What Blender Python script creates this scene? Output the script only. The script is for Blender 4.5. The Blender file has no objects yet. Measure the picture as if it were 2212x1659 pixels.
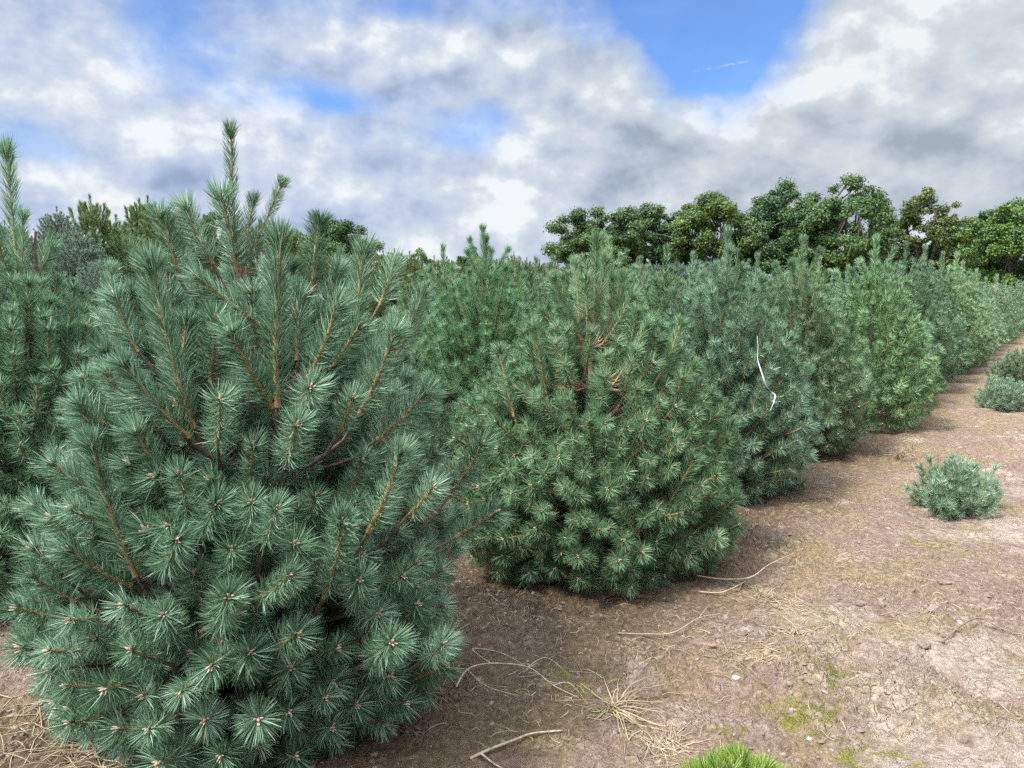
import bpy, math, random
import numpy as np
from mathutils import Vector, Matrix

S = bpy.context.scene
COL = S.collection
R = math.radians

# ------------------------------------------------------------------ camera
PITCH = R(6.5)
CAM_H = 1.6
FPX = 1661.0                      # focal length in pixels of a 2212 px wide view
cam_d = bpy.data.cameras.new("camera")
cam_d.sensor_width = 36.0
cam_d.lens = 36.0 * FPX / 2212.0
cam_d.clip_end = 3000
cam_d.clip_start = 0.05
cam = bpy.data.objects.new("camera", cam_d)
cam.location = (0, 0, CAM_H)
cam.rotation_euler = (R(90) - PITCH, 0, 0)
COL.objects.link(cam)
S.camera = cam

def ray(px, py):
    u = (px - 1106.0) / FPX
    v = (829.5 - py) / FPX
    c, s = math.cos(PITCH), math.sin(PITCH)
    return np.array([u, c + v * s, -s + v * c])

def at(px, py, d):
    r = ray(px, py)
    return np.array([0, 0, CAM_H]) + r * (d / r[1])

def ground_at(px, py):
    r = ray(px, py)
    return np.array([0, 0, CAM_H]) + r * (-CAM_H / r[2])

# ------------------------------------------------------------------ light
S.view_settings.view_transform = 'Standard'
S.view_settings.look = 'None'
S.view_settings.exposure = 1.25
S.view_settings.gamma = 1.0
S.cycles.use_denoising = False
S.cycles.max_bounces = 6
S.cycles.diffuse_bounces = 3
S.cycles.glossy_bounces = 2
S.cycles.transmission_bounces = 3
S.cycles.transparent_max_bounces = 4
SUN_EL, SUN_AZ = 54.0, 234.0      # degrees; azimuth clockwise from +Y (from the left, a little behind the camera)
sun_d = bpy.data.lights.new("sun", 'SUN')
sun_d.energy = 2.7
sun_d.angle = R(9)
sun_d.color = (1.0, 0.955, 0.88)
sun = bpy.data.objects.new("sun", sun_d)
COL.objects.link(sun)
sv = Vector((math.cos(R(SUN_EL)) * math.sin(R(SUN_AZ)), math.cos(R(SUN_EL)) * math.cos(R(SUN_AZ)), math.sin(R(SUN_EL))))
sun.rotation_euler = sv.to_track_quat('Z', 'Y').to_euler()

W = bpy.data.worlds.new("World")
S.world = W
W.use_nodes = True

class NT:
    """tiny helper to write node trees"""
    def __init__(self, tree):
        self.t = tree
        tree.nodes.clear()
    def n(self, kind, **kw):
        nd = self.t.nodes.new(kind)
        for k, v in kw.items():
            setattr(nd, k, v)
        return nd
    def put(self, sock, val):
        if isinstance(val, bpy.types.NodeSocket):
            self.t.links.new(val, sock)
        else:
            sock.default_value = val
    def math(self, op, a, b=0.0, c=0.0, clamp=False):
        nd = self.n('ShaderNodeMath', operation=op, use_clamp=clamp)
        self.put(nd.inputs[0], a)
        self.put(nd.inputs[1], b)
        self.put(nd.inputs[2], c)
        return nd.outputs[0]
    def noise(self, vec, scale, detail=4.0, rough=0.5, dist=0.0):
        nd = self.n('ShaderNodeTexNoise')
        self.put(nd.inputs['Vector'], vec)
        nd.inputs['Scale'].default_value = scale
        nd.inputs['Detail'].default_value = detail
        nd.inputs['Roughness'].default_value = rough
        nd.inputs['Distortion'].default_value = dist
        return nd.outputs['Fac']
    def ramp(self, fac, stops, interp='LINEAR'):
        nd = self.n('ShaderNodeValToRGB')
        e = nd.color_ramp.elements
        nd.color_ramp.interpolation = interp
        while len(e) < len(stops):
            e.new(0.5)
        for i, (p, c) in enumerate(stops):
            e[i].position = p
            e[i].color = (*c, 1) if len(c) == 3 else c
        self.put(nd.inputs[0], fac)
        return nd.outputs[0]
    def smooth(self, v, lo, hi):
        nd = self.n('ShaderNodeMapRange', interpolation_type='SMOOTHSTEP')
        self.put(nd.inputs[0], v)
        nd.inputs[1].default_value = lo
        nd.inputs[2].default_value = hi
        return nd.outputs[0]
    def mix(self, f, a, b, mode='MIX'):
        nd = self.n('ShaderNodeMix', data_type='RGBA', blend_type=mode)
        self.put(nd.inputs['Factor'], f)
        self.put(nd.inputs[6], a if isinstance(a, bpy.types.NodeSocket) else (*a, 1))
        self.put(nd.inputs[7], b if isinstance(b, bpy.types.NodeSocket) else (*b, 1))
        return nd.outputs[2]

w = NT(W.node_tree)
tc = w.n('ShaderNodeTexCoord')
dirv = tc.outputs['Generated']
sep = w.n('ShaderNodeSeparateXYZ')
w.put(sep.inputs[0], dirv)
az = w.math('ARCTAN2', sep.outputs[0], sep.outputs[1])
el = w.math('ARCSINE', sep.outputs[2])
comb = w.n('ShaderNodeCombineXYZ')
w.put(comb.inputs[0], az)
w.put(comb.inputs[1], w.math('MULTIPLY', el, 1.35))
cv = comb.outputs[0]
# gentle warp so that the cloud edges are torn, not round
wn = w.n('ShaderNodeTexNoise')
w.put(wn.inputs['Vector'], cv)
wn.inputs['Scale'].default_value = 7.0
wn.inputs['Detail'].default_value = 5.0
wv = w.n('ShaderNodeVectorMath', operation='MULTIPLY_ADD')
w.put(wv.inputs[0], wn.outputs['Color'])
wv.inputs[1].default_value = (0.085, 0.085, 0)
w.put(wv.inputs[2], cv)
wsub = w.n('ShaderNodeVectorMath', operation='SUBTRACT')
w.put(wsub.inputs[0], wv.outputs[0])
wsub.inputs[1].default_value = (0.0425, 0.0425, 0)
ws = w.n('ShaderNodeSeparateXYZ')
w.put(ws.inputs[0], wsub.outputs[0])
waz = ws.outputs[0]
wel = ws.outputs[1]

def sky_blobs(items):
    tot = None
    for px, py, rx, ry, wt in items:
        r = ray(px, py)
        r = r / np.linalg.norm(r)
        a0 = math.atan2(r[0], r[1])
        e0 = math.asin(r[2]) * 1.35
        x = w.math('MULTIPLY', w.math('SUBTRACT', waz, a0), FPX / rx)
        y = w.math('MULTIPLY', w.math('SUBTRACT', wel, e0), FPX / ry / 1.35)
        q = w.math('ADD', w.math('MULTIPLY', x, x), w.math('MULTIPLY', y, y))
        g = w.math('MULTIPLY', w.math('EXPONENT', w.math('MULTIPLY', q, -1.0)), wt)
        tot = g if tot is None else w.math('ADD', tot, g)
    return tot

clear = sky_blobs([(1560, 70, 150, 110, 1.25), (1490, -10, 260, 60, 0.7), (1250, 20, 200, 60, 0.1), (1050, 265, 130, 40, 0.5), (900, 300, 170, 40, 0.36),
                   (720, 210, 150, 30, 0.55), (430, 140, 160, 80, 0.38), (330, 40, 140, 90, 0.46), (760, -20, 420, 60, 0.55), (130, 60, 160, 50, 0.2), (20, 310, 160, 35, 0.35)])
bright = sky_blobs([(1800, 150, 190, 110, 0.36), (1950, 60, 240, 120, 0.15), (340, 290, 120, 40, 0.45), (150, 235, 170, 45, 0.15), (570, 205, 70, 35, 0.5), (1090, 478, 75, 40, 0.75), (230, 440, 100, 50, 0.6),
                    (640, 310, 240, 80, 0.2), (900, 410, 170, 40, 0.3), (1130, 420, 60, 30, 0.4), (1130, 330, 130, 50, 0.35), (1020, 110, 260, 70, 0.12), (130, 130, 200, 50, 0.2), (1500, 240, 180, 60, 0.25)])
dark = sky_blobs([(1330, 330, 120, 55, 0.5), (1720, 260, 90, 50, 0.42), (1900, 360, 420, 60, 0.3), (2100, 300, 200, 90, 0.2), (820, 165, 160, 32, 0.42), (130, 320, 260, 50, 0.18), (120, 265, 120, 30, 0.3),
                  (830, 420, 60, 50, 0.4), (800, 350, 90, 40, 0.2), (350, 380, 300, 60, 0.15), (1150, 440, 70, 25, 0.3), (200, 30, 180, 60, 0.1)])
n1 = w.noise(cv, 4.5, 10.0, 0.60, 0.0)
n2 = w.noise(cv, 6.0, 10.0, 0.60, 0.1)
# billows: a spot is lit when the cloud thins out above it
off = w.n('ShaderNodeVectorMath', operation='ADD')
w.put(off.inputs[0], cv)
off.inputs[1].default_value = (-0.012, 0.036, 0.0)
relief = w.math('SUBTRACT', w.noise(cv, 10.0, 10.0, 0.58, 0.0), w.noise(off.outputs[0], 10.0, 6.0, 0.52, 0.0))
cover = w.math('SUBTRACT', w.math('ADD', w.math('MULTIPLY', w.math('SUBTRACT', n1, 0.5), 1.8), 0.64), clear)
mask = w.math('MAXIMUM', w.smooth(cover, -0.36, 0.50), 0.10)
# a short thin vapour trail across the blue gap
ra, rb = [r_ / np.linalg.norm(r_) for r_ in (ray(1462, 161), ray(1642, 126))]
pa, pb = [np.array([math.atan2(r_[0], r_[1]), math.asin(r_[2])]) for r_ in (ra, rb)]
tl = float(np.linalg.norm(pb - pa))
tu = (pb - pa) / tl
rx_ = w.math('SUBTRACT', az, float(pa[0]))
ry_ = w.math('SUBTRACT', el, float(pa[1]))
along = w.math('ADD', w.math('MULTIPLY', rx_, float(tu[0])), w.math('MULTIPLY', ry_, float(tu[1])))
across = w.math('ABSOLUTE', w.math('ADD', w.math('MULTIPLY', rx_, float(-tu[1])), w.math('MULTIPLY', ry_, float(tu[0]))))
trail = w.math('MULTIPLY', w.smooth(across, 0.0026, 0.0006), w.math('MULTIPLY', w.smooth(along, 0.0, 0.03), w.smooth(along, tl, tl - 0.02)))
trail = w.math('MULTIPLY', trail, w.smooth(w.noise(cv, 160.0, 3.0, 0.6), 0.30, 0.62))
mask = w.math('MAXIMUM', mask, w.math('MULTIPLY', trail, 0.38))
bval = w.math('ADD', w.math('SUBTRACT', bright, w.math('MULTIPLY', dark, 0.58)), w.math('ADD', w.math('ADD', w.math('MULTIPLY', w.math('SUBTRACT', n2, 0.5), 1.1), w.math('ADD', w.math('MULTIPLY', relief, 2.1), w.math('MULTIPLY', w.math('SUBTRACT', w.noise(wsub.outputs[0], 20.0, 8.0, 0.6, 0.0), 0.5), 0.45))), 0.54))
# warmer, greyer cloud on the right, bluer veil on the left
side = w.smooth(az, -0.25, 0.35)
cl_l = w.ramp(bval, [(0.0, (2.7, 3.5, 5.1)), (0.4, (4.2, 4.95, 6.6)), (0.75, (5.6, 6.2, 7.2)), (1.0, (7.6, 7.9, 8.2))])
cl_r = w.ramp(bval, [(0.0, (3.1, 3.7, 4.4)), (0.4, (4.6, 5.15, 5.8)), (0.75, (5.7, 6.15, 6.5)), (1.0, (7.4, 7.7, 7.9))])
cloud = w.mix(side, cl_l, cl_r)
sky = w.n('ShaderNodeTexSky', sky_type='NISHITA', sun_disc=False)
sky.sun_elevation = R(SUN_EL)
sky.sun_rotation = R(SUN_AZ)
sky.air_density = 1.0
sky.dust_density = 0.6
sky.ozone_density = 1.5
blue = w.mix(1.0, sky.outputs[0], (0.72, 1.15, 1.75), 'MULTIPLY')
# out-of-view cloud overhead and round the sun, brightened as added fill for the shade
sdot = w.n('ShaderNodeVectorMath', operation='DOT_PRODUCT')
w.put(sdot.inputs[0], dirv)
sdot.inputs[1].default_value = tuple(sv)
fill_glow = w.math('ADD', w.math('MULTIPLY', w.smooth(sep.outputs[2], 0.42, 0.85), 2.6), w.math('MULTIPLY', w.smooth(sdot.outputs['Value'], 0.55, 1.0), 4.2))
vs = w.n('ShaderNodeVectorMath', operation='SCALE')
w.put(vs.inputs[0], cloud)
w.put(vs.inputs['Scale'], w.math('ADD', fill_glow, 1.0))
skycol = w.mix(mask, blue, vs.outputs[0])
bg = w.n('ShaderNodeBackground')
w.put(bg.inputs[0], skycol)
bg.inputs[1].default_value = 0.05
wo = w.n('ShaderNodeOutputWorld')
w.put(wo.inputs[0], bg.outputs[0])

# ------------------------------------------------------------------ materials
def new_mat(name):
    m = bpy.data.materials.new(name)
    m.use_nodes = True
    return m, NT(m.node_tree)

def needle_mat(name, stops, rough=0.48, trans=0.34, spec=0.35):
    m, t = new_mat(name)
    a = t.n('ShaderNodeAttribute', attribute_name='tone')
    oi = t.n('ShaderNodeObjectInfo')
    geo = t.n('ShaderNodeNewGeometry')
    nz = t.noise(geo.outputs['Position'], 3.2, 3, 0.6)
    f = t.math('ADD', a.outputs['Fac'], t.math('MULTIPLY', t.math('SUBTRACT', nz, 0.5), 0.55))
    f = t.math('ADD', f, t.math('MULTIPLY', t.math('SUBTRACT', oi.outputs['Random'], 0.5), 0.22), clamp=True)
    c = t.ramp(f, stops)
    c = t.mix(t.smooth(a.outputs['Fac'], 0.96, 0.985), c, (0.30, 0.19, 0.075))
    c = t.mix(1.0, c, oi.outputs['Color'], 'MULTIPLY')
    p = t.n('ShaderNodeBsdfPrincipled')
    t.put(p.inputs['Base Color'], c)
    p.inputs['Roughness'].default_value = rough
    p.inputs['Specular IOR Level'].default_value = spec
    tr = t.n('ShaderNodeBsdfTranslucent')
    t.put(tr.inputs[0], c)
    mx = t.n('ShaderNodeMixShader')
    mx.inputs[0].default_value = trans
    t.put(mx.inputs[1], p.outputs[0])
    t.put(mx.inputs[2], tr.outputs[0])
    o = t.n('ShaderNodeOutputMaterial')
    t.put(o.inputs[0], mx.outputs[0])
    return m

def plain_mat(name, stops, scale, rough=0.85, bump=0.0, detail=6):
    m, t = new_mat(name)
    tc = t.n('ShaderNodeTexCoord')
    nz = t.noise(tc.outputs['Object'], scale, detail, 0.65)
    c = t.ramp(nz, stops)
    p = t.n('ShaderNodeBsdfPrincipled')
    t.put(p.inputs['Base Color'], c)
    p.inputs['Roughness'].default_value = rough
    if bump:
        b = t.n('ShaderNodeBump')
        b.inputs['Strength'].default_value = bump
        b.inputs['Distance'].default_value = 0.01
        t.put(b.inputs['Height'], nz)
        t.put(p.inputs['Normal'], b.outputs[0])
    o = t.n('ShaderNodeOutputMaterial')
    t.put(o.inputs[0], p.outputs[0])
    return m

M_SCOTS = needle_mat('blue_green_needles', [(0.0, (0.044, 0.092, 0.042)), (0.35, (0.118, 0.212, 0.110)), (0.7, (0.225, 0.35, 0.215)), (1.0, (0.44, 0.57, 0.42))])
M_GREEN = needle_mat('grass_green_needles', [(0.0, (0.060, 0.115, 0.045)), (0.4, (0.140, 0.235, 0.100)), (0.75, (0.23, 0.34, 0.17)), (1.0, (0.38, 0.50, 0.31))])
M_DWARF = needle_mat('bright_green_needles', [(0.0, (0.05, 0.10, 0.018)), (0.4, (0.12, 0.22, 0.035)), (0.75, (0.22, 0.34, 0.06)), (1.0, (0.42, 0.48, 0.12))])
M_OLIVE = needle_mat('olive_needles', [(0.0, (0.075, 0.125, 0.045)), (0.5, (0.185, 0.270, 0.110)), (1.0, (0.34, 0.43, 0.20))])
M_DARKN = needle_mat('dark_green_needles', [(0.0, (0.045, 0.085, 0.033)), (0.5, (0.120, 0.195, 0.072)), (1.0, (0.24, 0.32, 0.12))])
M_BLUEP = needle_mat('silver_blue_needles', [(0.0, (0.055, 0.105, 0.070)), (0.5, (0.15, 0.235, 0.175)), (1.0, (0.34, 0.44, 0.36))])
M_SPRUCE = needle_mat('pale_blue_needles', [(0.0, (0.06, 0.09, 0.10)), (0.5, (0.14, 0.19, 0.21)), (1.0, (0.30, 0.36, 0.39))])
M_LEAF = needle_mat('broad_leaves', [(0.0, (0.024, 0.052, 0.016)), (0.4, (0.058, 0.108, 0.032)), (0.75, (0.108, 0.170, 0.052)), (1.0, (0.18, 0.25, 0.085))], rough=0.5, trans=0.22)
M_GRASS = needle_mat('green_grass_blades', [(0.0, (0.08, 0.14, 0.02)), (0.5, (0.17, 0.28, 0.04)), (1.0, (0.30, 0.40, 0.08))], rough=0.6, trans=0.3)
M_STEM = plain_mat('shoot_bark', [(0.30, (0.15, 0.080, 0.034)), (0.5, (0.33, 0.19, 0.075)), (0.62, (0.42, 0.26, 0.11)), (0.70, (0.56, 0.46, 0.32))], 260.0, 0.75, 0.5, 2)
M_BARK = plain_mat('trunk_bark', [(0.3, (0.06, 0.040, 0.028)), (0.55, (0.15, 0.10, 0.070)), (0.75, (0.26, 0.19, 0.14))], 45.0, 0.9, 0.8)
M_PALEBARK = plain_mat('pale_trunk_bark', [(0.3, (0.18, 0.12, 0.075)), (0.55, (0.32, 0.23, 0.15)), (0.75, (0.46, 0.37, 0.27))], 60.0, 0.9, 0.8)
M_BUD = plain_mat('bud_scales', [(0.3, (0.34, 0.20, 0.13)), (0.5, (0.54, 0.38, 0.28)), (0.7, (0.68, 0.54, 0.44))], 300.0, 0.6, 0.3, 2)
M_OAKBARK = plain_mat('broadleaf_bark', [(0.3, (0.03, 0.024, 0.018)), (0.7, (0.09, 0.075, 0.06))], 4.0, 0.95, 0.8)
M_STRAW = plain_mat('dry_straw', [(0.3, (0.13, 0.088, 0.048)), (0.5, (0.27, 0.20, 0.115)), (0.7, (0.44, 0.355, 0.23))], 11.0, 0.75, 0.0, 3)
M_STRAWGREEN = plain_mat('half_green_straw', [(0.3, (0.16, 0.19, 0.05)), (0.55, (0.34, 0.33, 0.10)), (0.7, (0.52, 0.42, 0.2))], 14.0, 0.7, 0.0, 3)
M_TWIG = plain_mat('dead_twig_bark', [(0.3, (0.20, 0.14, 0.09)), (0.55, (0.40, 0.31, 0.21)), (0.75, (0.56, 0.47, 0.36))], 40.0, 0.8, 0.3)
M_DARKTWIG = plain_mat('brown_twig_bark', [(0.3, (0.10, 0.065, 0.045)), (0.7, (0.24, 0.17, 0.12))], 40.0, 0.85, 0.3)
M_CLOD = plain_mat('soil_clod', [(0.25, (0.09, 0.062, 0.046)), (0.5, (0.18, 0.132, 0.102)), (0.75, (0.28, 0.22, 0.175))], 30.0, 0.95, 0.8)
M_CRUMB = plain_mat('crust_flakes', [(0.3, (0.12, 0.085, 0.064)), (0.5, (0.185, 0.138, 0.108)), (0.7, (0.28, 0.23, 0.18))], 18.0, 0.95, 0.5)
M_PEBBLE = plain_mat('white_stone', [(0.3, (0.55, 0.52, 0.48)), (0.7, (0.82, 0.80, 0.77))], 60.0, 0.7, 0.2)
M_RIBBON = plain_mat('white_plastic_tape', [(0.3, (0.72, 0.73, 0.75)), (0.7, (0.84, 0.84, 0.85))], 20.0, 0.35)
M_DEADLEAF = plain_mat('orange_brown_leaf', [(0.3, (0.35, 0.12, 0.05)), (0.7, (0.5, 0.22, 0.1))], 60.0, 0.7)

# ------------------------------------------------------------------ mesh helpers
def tag(o, label=None, cat=None, group=None, kind=None):
    if label: o['label'] = label
    if cat: o['category'] = cat
    if group: o['group'] = group
    if kind: o['kind'] = kind
    return o

def empty(name, loc, rz=0.0):
    o = bpy.data.objects.new(name, None)
    o.location = loc
    o.rotation_euler = (0, 0, rz)
    o.empty_display_size = 0.2
    COL.objects.link(o)
    return o

class Geo:
    def __init__(self):
        self.v, self.f, self.m, self.t, self.n = [], [], [], [], 0
    def add(self, v, f, mat=0, tone=None):
        v = np.asarray(v, dtype=np.float32).reshape(-1, 3)
        f = np.asarray(f, dtype=np.int32)
        self.v.append(v)
        self.f.append(f + self.n)
        self.m.append(np.full(len(f), mat, dtype=np.int32))
        self.t.append(np.full(len(v), 0.5, dtype=np.float32) if tone is None else np.asarray(tone, dtype=np.float32))
        self.n += len(v)
    def add_geo(self, g, M=None, dt=0.0):
        V, F, MM, T = g.arrays()
        if M is not None:
            V = V @ M[:3, :3].T + M[:3, 3]
        self.v.append(V.astype(np.float32))
        self.f.append(F + self.n)
        self.m.append(MM)
        self.t.append(np.where(T > 0.97, T, np.clip(T + dt, 0, 0.95)).astype(np.float32))
        self.n += len(V)
    def arrays(self):
        if len(self.v) != 1:
            self.v = [np.concatenate(self.v)]
            self.f = [np.concatenate(self.f)]
            self.m = [np.concatenate(self.m)]
            self.t = [np.concatenate(self.t)]
        return self.v[0], self.f[0], self.m[0], self.t[0]
    def mesh(self, name, mats, smooth=False):
        V, F, MM, T = self.arrays()
        me = bpy.data.meshes.new(name)
        k = F.shape[1]
        me.vertices.add(len(V))
        me.vertices.foreach_set('co', V.astype(np.float32).ravel())
        me.loops.add(len(F) * k)
        me.loops.foreach_set('vertex_index', F.ravel().astype(np.int32))
        me.polygons.add(len(F))
        me.polygons.foreach_set('loop_start', np.arange(0, len(F) * k, k, dtype=np.int32))
        me.polygons.foreach_set('material_index', MM.astype(np.int32))
        if smooth:
            me.polygons.foreach_set('use_smooth', np.ones(len(F), dtype=bool))
        a = me.attributes.new('tone', 'FLOAT', 'POINT')
        a.data.foreach_set('value', T.astype(np.float32))
        for m in mats:
            me.materials.append(m)
        me.update(calc_edges=True)
        return me
    def build(self, name, mats, parent=None, smooth=False):
        return link_mesh(name, self.mesh(name, mats, smooth), parent)

def link_mesh(name, me, parent=None, loc=None, M=None, color=None):
    o = bpy.data.objects.new(name, me)
    if parent is not None:
        o.parent = parent
    if loc is not None:
        o.location = loc
    if M is not None:
        o.matrix_local = Matrix([list(map(float, r)) for r in M])
    if color is not None:
        o.color = (*color, 1)
    COL.objects.link(o)
    return o

def unit(v):
    v = np.asarray(v, float)
    return v / (np.linalg.norm(v, axis=-1, keepdims=True) + 1e-12)

def frame(base, d, roll=0.0, s=1.0, sl=1.0):
    z = unit(d)
    h = np.array([0, 0, 1.0]) if abs(z[2]) < 0.95 else np.array([1.0, 0, 0])
    x = unit(np.cross(h, z))
    y = np.cross(z, x)
    c, q = math.cos(roll), math.sin(roll)
    M = np.eye(4)
    M[:3, 0] = (x * c + y * q) * s
    M[:3, 1] = (-x * q + y * c) * s
    M[:3, 2] = z * sl
    M[:3, 3] = base
    return M

def tube(g, P, rad, k=6, mat=0, tone=0.5, cap=True):
    P = np.asarray(P, float)
    n = len(P)
    rad = np.broadcast_to(np.asarray(rad, float), (n,))
    T = unit(np.gradient(P, axis=0))
    ref = np.array([0.31, 0.17, 0.93]) if abs(T[0] @ np.array([0.31, 0.17, 0.93])) < 0.9 else np.array([1.0, 0.1, 0])
    X = unit(np.cross(ref, T))
    Y = np.cross(T, X)
    a = np.arange(k) * 2 * math.pi / k
    V = P[:, None, :] + rad[:, None, None] * (X[:, None, :] * np.cos(a)[None, :, None] + Y[:, None, :] * np.sin(a)[None, :, None])
    V = V.reshape(-1, 3)
    i = np.arange(n - 1)[:, None] * k
    j = np.arange(k)[None, :]
    j2 = (j + 1) % k
    F = np.stack([i + j, i + j2, i + k + j2, i + k + j], -1).reshape(-1, 4)
    g.add(V, F, mat, np.full(len(V), tone))
    if cap:
        b = (n - 1) * k
        c = [[b + q, b + q + 1, b + (q + 2) % k, b + (q + 2) % k] for q in range(0, k - 1, 2)] if k != 4 else [[b, b + 1, b + 2, b + 3]]
        if k == 6:
            c = [[b, b + 1, b + 2, b + 3], [b, b + 3, b + 4, b + 5]]
        elif k == 5:
            c = [[b, b + 1, b + 2, b + 3], [b, b + 3, b + 4, b]]
        if k in (4, 6):
            g.f[-1] = np.concatenate([g.f[-1], np.asarray(c, dtype=np.int32) + g.n - len(V)])
            g.m[-1] = np.full(len(g.f[-1]), mat, dtype=np.int32)

def bez(a, b, c, d, n):
    t = np.linspace(0, 1, n)[:, None]
    return (1 - t) ** 3 * a + 3 * (1 - t) ** 2 * t * b + 3 * (1 - t) * t * t * c + t ** 3 * d

def needles(g, rng, L, nl, n, wd, a0, a1, segs=3, curl=0.3, wob=0.12, bend=0.0, t0=0.05, mat=0, tipfrac=0.2):
    """n needles along an axis of length L in +Z"""
    t = t0 + (1 - t0) * rng.random(n)
    k = int(n * tipfrac)
    t[:k] = 1 - 0.06 * rng.random(k)
    al = a0 + (a1 - a0) * t ** 1.6 + rng.normal(0, R(7), n)
    al[:k] = np.abs(rng.normal(a1 * 1.1, R(17), k)) + R(4)
    ph = rng.random(n) * 2 * math.pi
    ln = nl * (0.86 + 0.24 * rng.random(n)) * np.where(t < 0.12, 0.8, 1.0)
    ln = ln * np.where(rng.random(n) < 0.06, 0.6, 1.0)
    er = np.stack([np.cos(ph), np.sin(ph), np.zeros(n)], -1)
    et = np.stack([-np.sin(ph), np.cos(ph), np.zeros(n)], -1)
    ez = np.array([0, 0, 1.0])
    p = np.stack([bend * L * t * t, np.zeros(n), t * L], -1) + er * 0.003
    side = rng.normal(0, wob + 0.06, n)
    curl = curl * (0.3 + 1.4 * rng.random(n))
    rnd = unit(rng.normal(size=(n, 3)))
    pts, wv = [], []
    ws = np.interp(np.linspace(0, 1, segs + 1), [0, 0.3, 0.75, 1], [0.75, 1, 0.85, 0.18])
    for s in range(segs + 1):
        a = al * (1 - curl * s / segs)
        d = er * np.sin(a)[:, None] + ez * np.cos(a)[:, None] + et * (side * (s / segs - 0.2))[:, None]
        d = unit(d)
        wdir = unit(np.cross(d, rnd))
        pts.append(np.stack([p - wdir * wd * 0.5 * ws[s], p + wdir * wd * 0.5 * ws[s]], 1))
        p = p + d * (ln / segs)[:, None]
    V = np.stack(pts, 1).reshape(n, -1, 3)                    # n, (segs+1)*2, 3
    m = (segs + 1) * 2
    f1 = np.array([[2 * s, 2 * s + 1, 2 * s + 3, 2 * s + 2] for s in range(segs)])
    F = (np.arange(n)[:, None, None] * m + f1[None]).reshape(-1, 4)
    tone = np.clip(rng.normal(0.47, 0.32, n), 0, 0.95)
    tone = np.where((rng.random(n) < np.where(t < 0.2, 0.05, 0.004)), 1.0, tone)
    g.add(V.reshape(-1, 3), F, mat, np.repeat(tone, m))

def bud_cluster(g, rng, s=1.0, mat=0, z0=0.0, x0=0.0, k=5, count=5):
    for i in range(count):
        main = i == 0
        h = (0.020 if main else 0.011 + 0.006 * rng.random()) * s
        r = (0.0042 if main else 0.0032) * s
        a = i * 2.4 + rng.random()
        off = 0.0 if main else 0.0055 * s
        lean = 0.0 if main else 0.45
        P = []
        for q, zz in enumerate((-0.25, 0.15, 0.55, 0.85, 1.0)):
            P.append((x0 + math.cos(a) * (off + lean * h * max(zz, 0)), math.sin(a) * (off + lean * h * max(zz, 0)), z0 + zz * h))
        tube(g, P, np.array([0.7, 1.0, 0.85, 0.45, 0.08]) * r, k, mat, cap=False)

def stem(g, L, r0, r1, bend=0.0, mat=1, k=6, n=5):
    t = np.linspace(0, 1, n)
    tube(g, np.stack([bend * L * t * t, 0 * t, t * L], -1), r0 + (r1 - r0) * t, k, mat)

class Kind:
    """prototype shoots (needles + stem + bud) of one look, by length class"""
    def __init__(self, seed, nl, wd, dens, segs, cls, bud=1.0, curl=0.3, wob=0.12, budk=5, budn=5, r=0.0088):
        self.protos = {}
        rng = np.random.default_rng(seed)
        self.order = [c[0] for c in cls]
        for L, a0, a1, per in cls:
            out = []
            for v in range(5):
                fa = 0.9 + 0.2 * rng.random()
                bend = (0.11 if L > 0.2 else 0.05) + rng.normal(0, 0.045)
                gn = Geo()
                needles(gn, rng, L, nl, max(6, int(per * dens)), wd, R(a0 * fa), R(a1 * (2 - fa)), segs, curl, wob, bend)
                if r > 0:
                    stem(gn, L, r * (0.75 + L), r * 0.7, bend, 1, 5 if dens > 0.3 else 3, 4 if dens > 0.3 else 3)
                gb = Geo()
                if budn:
                    bud_cluster(gb, rng, bud, 0, L, bend * L, budk, budn)
                out.append((gn, gb, bend))
            self.protos[L] = out
    def pick(self, L, rng):
        b = min(self.order, key=lambda q: abs(math.log(q / L)))
        i = int(rng.integers(5))
        return (b, self.protos[b][i][2]), i, self.protos[b][i][:2]

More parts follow.
